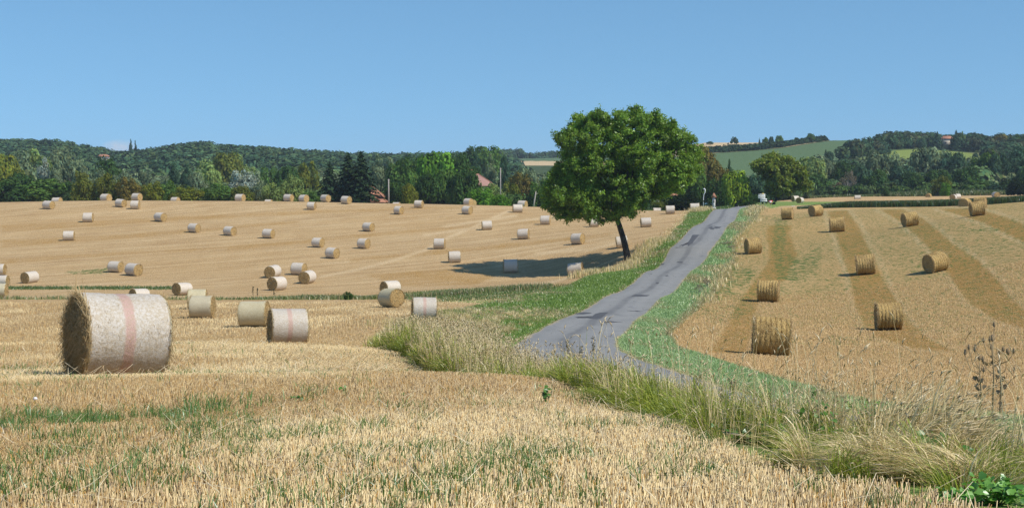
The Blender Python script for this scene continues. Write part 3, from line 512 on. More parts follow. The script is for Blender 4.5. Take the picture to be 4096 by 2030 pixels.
    V, Fs, C = join(parts); tag(mk('tall_grass', V, Fs, M['blade'], col=C), 'tall blond and green grass tussocks lining the roadside bank', 'grass', kind='stuff')
def crops():
    parts = []
    n = 60000; px = rng.uniform(3190, 4500, n); d = rng.uniform(196, 212, n) - np.interp(px, [3190, 4500], [0, 6]); x = (px - 2048) / F * d
    h = np.interp(px, [3190, 3260, 3400, 4500], [.2, .45, .85, 1.0]) * rng.uniform(.6, 1.1, n); c = lerp((.022, .060, .014), (.075, .135, .034), rng.random(n)); tip = np.where((rng.random(n) < .3)[:, None], np.array([.16, .13, .06]), c)
    parts.append(blades(np.stack([x, d, H(x, d)], -1), h, .10 * rng.uniform(.6, 1.3, n), rng.normal(0, .15, (n, 2)), c, 2, 1.4, None, tip))
    V, Fs, C = join(parts); tag(mk('crop_strip', V, Fs, M['grass'], col=C), 'dark green strip of standing crop behind the golden field', 'crop', kind='stuff')
    parts = []
    n = 60000; px = rng.uniform(3030, 4700, n); d = 338 + 22 * rng.random(n) + 6 * np.sin(px * .004); x = (px - 2048) / F * d; q = fbm(x, d * 2, .06); h = rng.uniform(.3, 1.0, n) * np.clip(q * 2.6 - .2, .3, 1.9)
    c = lerp((.055, .095, .02), (.16, .20, .05), rng.random(n)); dm = rng.random(n) < .18; c[dm] = (.32, .28, .14); parts.append(blades(np.stack([x, d, H(x, d)], -1), h, .22 * rng.uniform(.6, 1.3, n), rng.normal(0, .25, (n, 2)), c, 2, 1.4))
    n = 22000; px = rng.uniform(2560, 3000, n); d = rng.uniform(232, 262, n); x = (px - 2048) / F * d; k = (x < xl(d) - .4); x, d, px = x[k], d[k], px[k]; n = len(x); q = fbm(x, d, .2); c = lerp((.06, .12, .025), (.15, .22, .05), rng.random(n)); dm = rng.random(n) < np.clip((q - .45) * 4, 0, .8) * (d > 244); c[dm & (rng.random(n) < .35)] = (.36, .29, .15)
    parts.append(blades(np.stack([x, d, H(x, d)], -1), (.15 + .4 * (d > 246) * q) * rng.uniform(.5, 1.2, n), .10 * np.ones(n), rng.normal(0, .1, (n, 2)), c, 2, 1.4))
    V, Fs, C = join(parts); tag(mk('rough_grass', V, Fs, M['grass'], col=C), 'rough green bank grass and brambles below the wood', 'grass', kind='stuff')
# ------------------------------------------------------------------ bales
def cyl(nx, nt, rf, x0=-.5, x1=.5):
    xs = np.linspace(x0, x1, nx); th = np.arange(nt) * 2 * math.pi / nt; Xg, T = np.meshgrid(xs, th, indexing='ij'); r = rf(Xg, T)
    V = np.stack([Xg, r * np.cos(T), r * np.sin(T)], -1).reshape(-1, 3); i = np.arange(nx * nt).reshape(nx, nt); j = np.roll(i, -1, 1)
    return V, np.stack([i[:-1], i[1:], j[1:], j[:-1]], -1).reshape(-1, 4)
def disc(sgn, rad, nr, nt, rough, x0, dome=.012):
    rs = np.linspace(0, 1, nr + 1)[1:]; V = [(sgn * (x0 + dome), 0, 0)]
    for r in rs:
        for k in range(nt):
            t = 2 * math.pi * k / nt; e = rng.normal(0, rough) * (1 if r < 1 else .25); rr = rad * r * (1 + (rng.normal(0, .012) if r < 1 else 0)); V.append((sgn * (x0 + dome * (1 - r * r) + e - (.012 if r == 1 else 0)), rr * math.cos(t), rr * math.sin(t)))
    ft = [(0, 1 + k, 1 + (k + 1) % nt) for k in range(nt)]; fq = [(1 + a * nt + k, 1 + (a + 1) * nt + k, 1 + (a + 1) * nt + (k + 1) % nt, 1 + a * nt + (k + 1) % nt) for a in range(nr - 1) for k in range(nt)]
    if sgn < 0: ft = [f[::-1] for f in ft]; fq = [f[::-1] for f in fq]
    return np.array(V), [np.array(ft), np.array(fq)]
def rim_straw(n, L, r, spread=1.0, ends=(-1, 1), face=.4):
    """strands poking out around the rims and from the faces of a unit bale"""
    s = rng.choice(ends, n); th = rng.uniform(0, 6.28, n); onf = rng.random(n) < face; rad = np.where(onf, .48 * np.sqrt(rng.random(n)), rng.uniform(.465, .505, n)); x = s * np.where(onf, rng.uniform(.49, .515, n), rng.uniform(.455, .515, n))
    base = np.stack([x, rad * np.cos(th), rad * np.sin(th)], -1); tn = rng.normal(0, 1, n); l = L * rng.uniform(.3, 1.2, n)
    dr = rng.normal(.25, .45, n) * spread; dx = s * np.abs(rng.normal(.22, .28, n)); tang = np.stack([np.zeros(n), -np.sin(th), np.cos(th)], -1); radv = np.stack([np.zeros(n), np.cos(th), np.sin(th)], -1)
    d = radv * dr[:, None] + tang * tn[:, None]; d[:, 0] += dx; d[:, 2] -= .3; d /= np.linalg.norm(d, axis=1)[:, None]; d *= l[:, None]
    c = lerp((.40, .25, .08), (.78, .60, .33), rng.random(n)); return stalks(base, d[:, 2], np.full(n, r) * rng.uniform(.6, 1.3, n), d[:, :2], c)
def coat_straw(n, L, r):
    """strands lying on the mantle of an unwrapped bale"""
    th = rng.uniform(0, 6.28, n); x = rng.uniform(-.5, .5, n); base = np.stack([x, .497 * np.cos(th), .497 * np.sin(th)], -1); l = L * rng.uniform(.3, 1.2, n)
    a = rng.normal(0, .55, n); tang = np.stack([np.sin(a), -np.sin(th) * np.cos(a), np.cos(th) * np.cos(a)], -1); radv = np.stack([np.zeros(n), np.cos(th), np.sin(th)], -1); d = tang + radv * rng.normal(.03, .08, n)[:, None]; d *= l[:, None]
    c = lerp((.40, .23, .06), (.78, .58, .27), rng.random(n)); return stalks(base, d[:, 2], np.full(n, r) * rng.uniform(.6, 1.3, n), d[:, :2], c)
def wrap_mesh(mat, hi=False):
    p = rng.uniform(0, 6, 6)
    def rf(x, t): return .497 + .006 * np.sin(2 * t + p[0]) + .004 * np.sin(3 * t + p[1] + 5 * x) + .003 * np.sin(9 * x + p[2] + t) + rng.normal(0, .0016, x.shape) - .018 * np.clip((np.abs(x) - .465) / .035, 0, 1) ** 2
    V, Fq = cyl(29 if hi else 19, 128 if hi else 56, rf); return mk('net_wrap', V, Fq, mat, smooth=True, link=False)
def end_mesh(sgn, hi=False):
    V, Fs = disc(sgn, .482, 14 if hi else 9, 64 if hi else 44, .010 if hi else .008, .488); return mk('straw_end', V, Fs, M['end'], link=False)
def roll_mesh():
    ph = rng.uniform(0, 6)
    def rf(x, t):
        g = np.abs(np.sin((x + .5) * 7 * math.pi)); return .485 + .023 * g ** .6 + .012 * np.sin(3 * t + ph) * np.sin(7 * x) + .006 * np.sin(2 * t + ph) + rng.normal(0, .006, x.shape) - .035 * np.clip((np.abs(x) - .44) / .06, 0, 1) ** 2
    V, Fq = cyl(85, 110, rf); return mk('straw_roll', V, Fq, M['twine'], smooth=True, link=False)
WR = dict(w=[wrap_mesh(M['net']) for _ in range(3)], y=[wrap_mesh(M['net_y']) for _ in range(2)], p=[wrap_mesh(M['net_p'], True) for _ in range(2)])
EN = {s: [end_mesh(s) for _ in range(2)] for s in (-1, 1)}; ENH = {s: end_mesh(s, True) for s in (-1, 1)}
RO = [roll_mesh() for _ in range(3)]
def smesh(parts):
    V, Fs, C = join(parts); return mk('straw_fringe', V, Fs, M['straw_blade'], col=C, link=False)
LS = {}
for s_ in (-1, 1):
    LS['hero', s_] = smesh([rim_straw(4200, .13, .0022, 1.0, (s_,), .72), rim_straw(420, .22, .0028, 1.2, (s_,), .35)] if s_ < 0 else [rim_straw(900, .09, .002, 1.0, (s_,), .35), rim_straw(60, .16, .0028, 1.2, (s_,), .1)])
    LS['mid', s_] = smesh([rim_straw(560, .11, .004, 1.0, (s_,), .5)]); LS['far', s_] = smesh([rim_straw(220, .11, .007, .8, (s_,), .7)]); LS['roll', s_] = smesh([rim_straw(600, .12, .0036, 1., (s_,))])
WISP = smesh([coat_straw(1500, .055, .0011)])
COAT = [smesh([coat_straw(5200, .09, .0030)]), smesh([coat_straw(2600, .10, .005)])]
WB, TB = 'net-wrapped straw bales on the slope', 'unwrapped straw rolls in the field beyond the road'
BALES = [
 # xl, xr, ytop, ybase, distance (0: where the ground is met), visible end, share of width that end takes, kind, label
 (258, 693, 1164, 1512, 0, -1, .235, 'p', 'huge near white bale with a faded red band around its middle'),
 (1069, 1234, 1231, 1378, 0, -1, .15, 'p', 'second largest red-banded white bale, in front of a yellow netted bale'),
 (1645, 1749, 1187, 1287, 0, -1, .07, 'p', 'red-banded bale half sunk in dry grass near the road bend'),
 (949, 1085, 1201, 1307, 0, 1, .20, 'y', 'yellowish netted bale partly hidden behind a red-banded bale'),
 (754, 865, 1181, 1272, 0, 1, .20, 'y', 'yellowish netted bale in front of its twin beside the grass dip'),
 (751, 829, 1154, 1236, 0, 1, .10, 'y', 'yellowish bale mostly hidden behind its twin near the grass dip'),
 (1511, 1620, 1151, 1229, 0, 1, .56, 'y', 'pale yellow bale showing its big golden end, before a white bale'),
 (1518, 1606, 1121, 1178, 0, -1, .38, 'w', 'white bale with dark end peeking over a pale yellow bale'),
 (688, 771, 1128, 1180, 0, -1, .43, 'w', 'white bale with dark end standing in the green grass dip'),
 (517, 600, 1152, 1206, 0, -1, .36, 'w', 'bale whose top just shows above the huge red-banded bale'),
 (-48, 32, 1130, 1192, 0, 1, .2, 'y', 'yellowish bale cut by the photo edge, lowest of three there'),
 (-40, 39, 1099, 1148, 0, 1, .2, 'w', 'white bale cut by the photo edge, middle of three there'),
 (-50, 26, 1054, 1101, 0, 1, .2, 'w', 'white bale cut by the photo edge, uppermost of three there'),
 (82, 158, 1085, 1131, 0, -1, .47, 'w', 'white bale with a dark end alone near three edge-cut bales'),
 (1053, 1130, 1060, 1110, 0, -1, .60, 'w', 'dark-ended bale, highest and leftmost of the cluster of four'),
 (1161, 1230, 1050, 1099, 0, 1, .33, 'w', 'bale with golden end turned away from its three dark-ended neighbours'),
 (1067, 1151, 1105, 1161, 0, -1, .51, 'w', 'dark-ended bale, lowest of the cluster of four'),
 (1189, 1271, 1081, 1133, 0, -1, .58, 'w', 'dark-ended bale, rightmost of the cluster of four'),
 (431, 496, 1043, 1089, 0, 1, .40, 'w', 'left bale of a close pair beside a green weed patch'),
 (499, 572, 1052, 1102, 0, 1, .52, 'w', 'right bale of a close pair, its golden end towards us'),
 (1300, 1360, 989, 1033, 0, 1, .46, 'w', 'bale on the slope between the cluster of four and a higher pair'),
 (1245, 1300, 949, 989, 0, 1, .40, 'w', 'left one of two level bales right above a single bale'),
 (1427, 1483, 952, 994, 0, 1, .42, 'w', 'right one of two level bales in the middle of the slope'),
 (1734, 1783, 952, 995, 0, 1, .14, 'w', 'bale above the squarish bale near the tree shadow tip'),
 (1793, 1843, 1003, 1050, 0, -1, .06, 'w', 'squarish white bale just above the tip of the tree shadow'),
 (1048, 1101, 914, 953, 0, 1, .38, 'w', 'bale in mid slope, rightmost of three bales spaced in a row'),
 (892, 948, 904, 942, 0, 1, .46, 'w', 'bale in mid slope, middle of three bales spaced in a row'),
 (750, 804, 892, 930, 0, 1, .43, 'w', 'bale in mid slope, leftmost of three bales spaced in a row'),
 (1448, 1500, 889, 925, 0, 1, .43, 'w', 'bale at mid slope, above the right one of two level bales'),
 (252, 300, 922, 962, 0, 1, .14, 'w', 'lone white bale low on the far side of the slope, below another'),
 (331, 375, 850, 888, 0, 1, .20, 'w', 'white bale directly above the lone low bale, casting a dark shadow'),
 (615, 670, 849, 886, 0, 1, .52, 'w', 'golden-ended bale alone below the crest pair stacked one above another'),
 (170, 220, 802, 836, 0, 1, .46, 'w', 'bale just below the crest in front of a half hidden bale'),
 (207, 250, 789, 817, 240, 1, .38, 'w', 'half hidden bale behind the crest, first from the photo edge'),
 (400, 448, 774, 808, 225, 1, .47, 'w', 'crest bale against the yellowish hedge, upper left of a slanting row'),
 (459, 509, 795, 828, 0, 1, .47, 'w', 'crest bale between an upper bale and the stacked-looking pair'),
 (525, 571, 772, 804, 228, 1, .45, 'w', 'upper bale of the stacked-looking pair on the crest'),
 (521, 562, 801, 836, 0, 1, .24, 'w', 'lower bale of the stacked-looking pair on the crest'),
 (682, 722, 788, 816, 243, 1, .42, 'w', 'sunken bale behind the crest between hedge bushes, only its top visible'),
 (939, 983, 775, 807, 227, 1, .39, 'w', 'single bale sitting on the crest before an olive shrub'),
 (1057, 1092, 797, 824, 250, 1, .3, 'w', 'bale sunk deep behind the crest, just left of a crest trio'),
 (1133, 1176, 776, 806, 224, 1, .40, 'w', 'first of the crest trio, against the light green bushes'),
 (1194, 1237, 778, 810, 222, 1, .50, 'w', 'second of the crest trio, above a lower bale'),
 (1280, 1325, 778, 808, 223, 1, .50, 'w', 'third of the crest trio, under the smaller dark conifer'),
 (1362, 1408, 783, 816, 0, 1, .44, 'w', 'crest bale in front of the big dark conifers'),
 (1227, 1266, 807, 839, 0, 1, .28, 'w', 'bale below the second bale of the crest trio'),
 (1573, 1617, 823, 857, 0, 1, .46, 'w', 'bale below the utility pole, lower left of another bale'),
 (1569, 1604, 808, 836, 256, 1, .3, 'w', 'bale almost wholly sunk behind the crest near the utility pole'),
 (1656, 1695, 800, 831, 0, 1, .27, 'w', 'bale right of the utility pole, against the dark green trees'),
 (1853, 1894, 793, 824, 232, 1, .46, 'w', 'upper of two bales below the mauve roof, hiding a third'),
 (1872, 1905, 798, 827, 244, 1, .7, 'w', 'golden bale end peeking out behind a bale below the mauve roof'),
 (1846, 1892, 823, 857, 0, 1, .42, 'w', 'lower of two bales one above the other below the mauve roof'),
 (1928, 1968, 882, 919, 0, -1, .06, 'w', 'square-looking bale beside the pale straw track'),
 (2069, 2112, 801, 832, 236, 1, .31, 'w', 'bale at the crest partly hidden by the bale in front of it'),
 (2051, 2090, 816, 850, 0, -1, .06, 'w', 'bale near the crest in front of another, left of the walnut tree'),
 (2161, 2202, 861, 898, 0, 1, .12, 'w', 'bale touched by the hanging lower leaves of the walnut tree'),
 (2356, 2396, 872, 907, 0, -1, .1, 'w', 'bale in dappled view behind the lowest walnut leaves'),
 (2539, 2576, 812, 842, 214, 1, .2, 'w', 'pale bale glimpsed between the walnut leaves above the trunk'),
 (2611, 2645, 830, 860, 226, -1, .1, 'w', 'low sunken bale behind the crest between tree and road'),
 (2662, 2699, 821, 855, 0, -1, .06, 'w', 'upright-looking bale on the crest before a black-green bush'),
 (2760, 2798, 812, 845, 212, -1, .05, 'w', 'bale behind dry grass next to the road crest'),
 (2561, 2606, 869, 908, 0, -1, .10, 'w', 'bale between the walnut trunk and the road'),
 (2069, 2118, 914, 956, 0, 1, .16, 'w', 'bale left of the walnut tree, above the shaded blue bale'),
 (2282, 2341, 932, 977, 0, 1, .36, 'w', 'bale under the walnut crown with its golden end lit'),
 (2464, 2512, 943, 990, 0, -1, .06, 'w', 'bale partly covered by the walnut trunk'),
 (2014, 2070, 1036, 1090, 0, -1, .05, 'w', 'bluish bale standing in the shadow of the walnut tree'),
 (2269, 2335, 1049, 1099, 0, 1, .16, 'w', 'sunlit bale at the front edge of the tree shadow'),
 (3010, 3162, 1268, 1424, 0, -1, .05, 't', 'largest golden straw roll, lowest in the field beyond the road'),
 (3495, 3612, 1207, 1320, 0, -1, .14, 't', 'second largest golden straw roll, on a brown band'),
 (3030, 3117, 1119, 1208, 0, 1, .10, 't', 'golden straw roll right above the largest one'),
 (3426, 3498, 1018, 1097, 0, -1, .05, 't', 'golden straw roll on the middle brown band'),
 (3689, 3793, 1008, 1088, 0, -1, .46, 't', 'golden straw roll showing a large dark round end'),
 (2976, 3048, 950, 1015, 0, -1, .28, 't', 'golden straw roll beside the dry roadside weeds'),
 (3604, 3674, 848, 905, 0, -1, .30, 't', 'golden straw roll at the top of the widest brown band'),
 (3318, 3378, 870, 927, 0, -1, .05, 't', 'golden straw roll at the top of the middle brown band'),
 (3124, 3175, 830, 878, 0, 1, .18, 't', 'golden straw roll closest to the give way sign'),
 (3233, 3293, 820, 865, 0, -1, .46, 't', 'golden straw roll with dark end, touching the green crop strip'),
 (3876, 3940, 804, 863, 0, -1, .20, 't', 'front golden roll of three grouped by the crop strip'),
 (3895, 3946, 787, 830, 168, 1, .2, 't', 'golden roll behind the front one of three by the crop strip'),
 (3834, 3885, 792, 836, 178, -1, .80, 't', 'dark-ended golden roll at the side of three by the crop strip'),
 (3164, 3197, 782, 806, 292, -1, .45, 'w', 'rear one of two small white bales beyond the crop strip'),
 (3185, 3215, 788, 813, 270, -1, .72, 'w', 'front one of two small white bales beyond the crop strip'),
 (3417, 3443, 780, 802, 305, -1, .06, 'w', 'small white bale before the brambles, alone beyond the crop'),
 (3569, 3594, 799, 821, 236, -1, .05, 'w', 'small white bale with its base hidden by the crop strip'),
 (3700, 3727, 773, 793, 312, -1, .95, 't', 'small brown round bale end at the bramble edge'),
 (3797, 3829, 777, 801, 282, -1, .75, 'w', 'small white bale with straw end, in front of its neighbour'),
 (3819, 3841, 774, 797, 296, -1, .5, 'w', 'small white bale tucked behind another beyond the three rolls'),
 (3966, 3999, 767, 790, 296, 1, .65, 'w', 'small bluish white bale below the black conifer bush'),
]
def place_bales():
    for i, (x0, x1, y0, y1, d, side, e, kind, label) in enumerate(BALES):
        xc = (x0 + x1) / 2; p = hit(xc, y1) if d == 0 else None; d = d or float(p[1]); Dp = y1 - y0; D = Dp * d / F; w = x1 - x0
        sphi = min(.97, e * w / Dp); phi = math.asin(sphi); L = (w - e * w) / max(math.cos(phi), .3) * d / F
        L = min(max(L, D * .80), D * 1.35)
        a = math.atan((xc - 2048) / F); los = np.array([math.sin(a), math.cos(a)]); pp = np.array([math.cos(a), -math.sin(a)])
        ax = pp * math.cos(phi) - los * math.sin(phi) * side
        X = (xc - 2048) / F * d; zb = -(y1 - HOR) / F * d if p is None else float(p[2]); X, _, zb = at(xc, y1, d)
        d2 = d + D * .18; X = X * d2 / d
        gx, gy = slope(X, d2); tilt = math.atan(gx * ax[0] + gy * ax[1])
        BALE_SPOTS.append((X, d2, ax[0], ax[1], L, D))
        r = empty('straw_bale', (X, d2, zb + D * .485)); r.rotation_euler = (0, -tilt, math.atan2(ax[1], ax[0])); r.scale = (L * rng.uniform(.96, 1.03), D * rng.uniform(.97, 1.04), D * rng.uniform(.955, 1.0))
        tag(r, label, 'straw bale', TB if kind == 't' else WB)
        hero = i == 0; k = rng.integers(0, 99); kid = []
        spin = rng.uniform(0, 6.28)
        mantle = ob('straw_roll', RO[k % 3], r) if kind == 't' else ob('net_wrap', WR[kind][k % len(WR[kind])], r)
        mantle.rotation_euler = (spin, 0, 0)
        if kind == 't': ob('straw_fringe', COAT[0 if Dp > 70 else 1], mantle)
        if hero: ob('straw_fringe', WISP, mantle)
        for s in (-1, 1):
            en = ob('straw_end', ENH[s] if Dp > 90 else EN[s][k % 2], r); en.rotation_euler = (0 if hero else spin, 0, 0)
            ob('straw_fringe', LS['hero' if hero else 'roll' if kind == 't' else 'mid' if Dp > 70 else 'far', s], en)
place_bales()
# ------------------------------------------------------------------ trees
def leafcloud(lobes, n, size, flat=.75, shell=(.62, 1.06), rnd=.55, aspect=1.7, lobevar=.16, up=0.2):
    """lobes: (center, radii). Rhombic leaves on and inside the lobes"""
    c = np.array([l[0] for l in lobes], float); r = np.array([l[1] for l in lobes], float); a = (r[:, 0] * r[:, 2]) ** 1.0; k = rng.choice(len(lobes), n, p=a / a.sum())
    d = rng.normal(size=(n, 3)); d /= np.linalg.norm(d, axis=1)[:, None]; rr = shell[0] + (shell[1] - shell[0]) * rng.random(n) ** .6
    p = c[k] + d * r[k] * rr[:, None]; nrm = d + rnd * rng.normal(size=(n, 3)) * .6; nrm[:, 2] += up; nrm /= np.linalg.norm(nrm, axis=1)[:, None]
    return leaves(p, nrm, size * rng.uniform(.6, 1.35, n), aspect, np.clip(rng.normal(1, .22, n) * (1 + lobevar * rng.normal(size=len(lobes)))[k], .45, 1.7))
def leaves(p, nrm, s, aspect, shade, droop=0.):
    n = len(p); a = np.cross(nrm, rng.normal(size=(n, 3))); a[:, 2] -= droop; a /= np.linalg.norm(a, axis=1)[:, None] + 1e-9; b = np.cross(nrm, a); b /= np.linalg.norm(b, axis=1)[:, None] + 1e-9
    a = a * (s * aspect * .5)[:, None]; b = b * (s * .5)[:, None]; V = np.stack([p - a, p - a * .1 - b, p + a, p - a * .1 + b], 1).reshape(-1, 3)
    col = np.ones((n, 3)) * shade[:, None]; hue = rng.normal(0, .09, n); col[:, 0] *= 1 + hue; col[:, 2] *= 1 - hue
    return V, [np.arange(n * 4).reshape(n, 4)], np.repeat(col, 4, 0)
def lobes_in(n, cz, rad, lr, fill=.75):
    out = []
    for i in range(n):
        d = rng.normal(size=3); d /= np.linalg.norm(d); d[2] = abs(d[2]) * 1.2 - .35; q = rng.uniform(.35, 1) ** .5 * fill
        s = rng.uniform(*lr); out.append(((d[0] * rad[0] * q, d[1] * rad[1] * q, cz + d[2] * rad[2] * q), (s, s, s * .8)))
    return out
def fit(part, zlo=None):
    V, Fs, C = part; lo, hi = np.percentile(V, .4, 0), np.percentile(V, 99.6, 0); V = V.copy()
    for k in (0, 1): V[:, k] = (V[:, k] - (lo[k] + hi[k]) / 2) / (hi[k] - lo[k])
    V[:, 2] = V[:, 2] / hi[2] if zlo is None else zlo + (1 - zlo) * (V[:, 2] - lo[2]) / (hi[2] - lo[2])
    return V, Fs, C
def T_round(n=4600): return fit(leafcloud(lobes_in(24, .56, (.42, .42, .36), (.12, .20), .85), n, .036, rnd=.42), .08)
def T_loose(n=3800): return fit(leafcloud(lobes_in(30, .55, (.46, .46, .42), (.07, .14), .9), n, .030), .08)
def T_poplar(n=3600):
    lo = []
    for i in range(26): z = rng.uniform(.06, .96); rr = .36 * math.sin(math.pi * min(1, .25 + z * .72)) ** .8; t = rng.uniform(0, 6.28); lo.append(((rr * .55 * math.cos(t), rr * .55 * math.sin(t), z), (rr * .6 + .05, rr * .6 + .05, .085)))
    return fit(leafcloud(lo, n, .040))
def T_shrub(n=3600):
    lo = [((rng.uniform(-.32, .32), rng.uniform(-.32, .32), rng.uniform(.12, .62)), (rng.uniform(.14, .24),) * 2 + (rng.uniform(.14, .26),)) for _ in range(20)] + [((rng.uniform(-.2, .2), rng.uniform(-.2, .2), rng.uniform(.6, .88)), (.12, .12, .12)) for _ in range(6)]
    return fit(leafcloud(lo, n, .045))
def T_conifer(n=5200):
    z = 1 - rng.random(n) ** .62 * .97; t = rng.uniform(0, 6.28, n); br = np.round(t * 14 / 6.28 + np.round(z * 16) * .37) * 6.28 / 14 + rng.normal(0, .10, n); lim = .5 * (1 - z) ** .82 * (.72 + .28 * np.sin(br * 5 + np.round(z * 16) * 2.1)); q = rng.random(n) ** .5
    zz = np.round(z * 16) / 16 * .7 + z * .3; p = np.stack([np.cos(br) * lim * q, np.sin(br) * lim * q, zz - q * lim * .30 + .02], -1); nrm = np.stack([np.cos(br) * .5, np.sin(br) * .5, np.full(n, .8)], -1) + rng.normal(0, .35, (n, 3)); nrm /= np.linalg.norm(nrm, axis=1)[:, None]
    return fit(leaves(p, nrm, .040 * rng.uniform(.6, 1.3, n), 1.9, np.clip(rng.normal(1, .25, n), .4, 1.8), .3))
def T_bare(n=900): return fit(leafcloud(lobes_in(26, .55, (.45, .45, .42), (.08, .13), .9), n, .026))
def trunk_mesh(kind):
    m = MB(); r0 = .030 if kind != 'conifer' else .022; top = .55 if kind not in ('conifer', 'poplar') else .92
    m.tube([(0, 0, -.05), (.006, .004, .15), (-.006, .008, .35), (0, 0, top)], [r0 * 1.25, r0, r0 * .8, r0 * .35], 7)
    for i in range(9 if kind in ('bare',) else 5):
        t = i * 2.4 + rng.uniform(-.4, .4); z0 = rng.uniform(.22, .45); e = rng.uniform(.18, .32); m.tube([(0, 0, z0), (e * .5 * math.cos(t), e * .5 * math.sin(t), z0 + .13), (e * math.cos(t), e * math.sin(t), z0 + .34)], [r0 * .55, r0 * .4, r0 * .15], 5)
    return m.build('trunk', M['pale_bark'] if kind == 'bare' else M['bark'], link=False, smooth=True)
KINDS = {}
for kd, fn, nv in (('round', T_round, 4), ('loose', T_loose, 3), ('poplar', T_poplar, 3), ('shrub', T_shrub, 4), ('conifer', T_conifer, 2), ('bare', T_bare, 1)):
    KINDS[kd] = []
    for _ in range(nv):
        V, Fs, C = fn(); KINDS[kd].append((mk('crown', V, Fs, M['con'] if kd == 'conifer' else M['fol'], col=C, link=False), trunk_mesh(kd)))
PAL = dict(dark=(.050, .098, .026), mid=(.085, .155, .034), olive=(.125, .145, .026), yell=(.17, .19, .026), grey=(.165, .215, .115), silver=(.33, .38, .30), pine=(.030, .055, .024), brown=(.150, .125, .032), bright=(.11, .235, .026), teal=(.058, .11, .060), light=(.195, .265, .08), rust=(.18, .11, .07), dead=(.25, .20, .14), black=(.014, .026, .011), lime=(.22, .31, .03), walnut=(.165, .245, .030))
GT = {'v': 'trees in the valley behind the crest', 'h': 'hedgerow bushes behind the crest', 'r': 'trees on the hilltop skyline', 'w': 'trees of the wood beyond the bramble bank'}
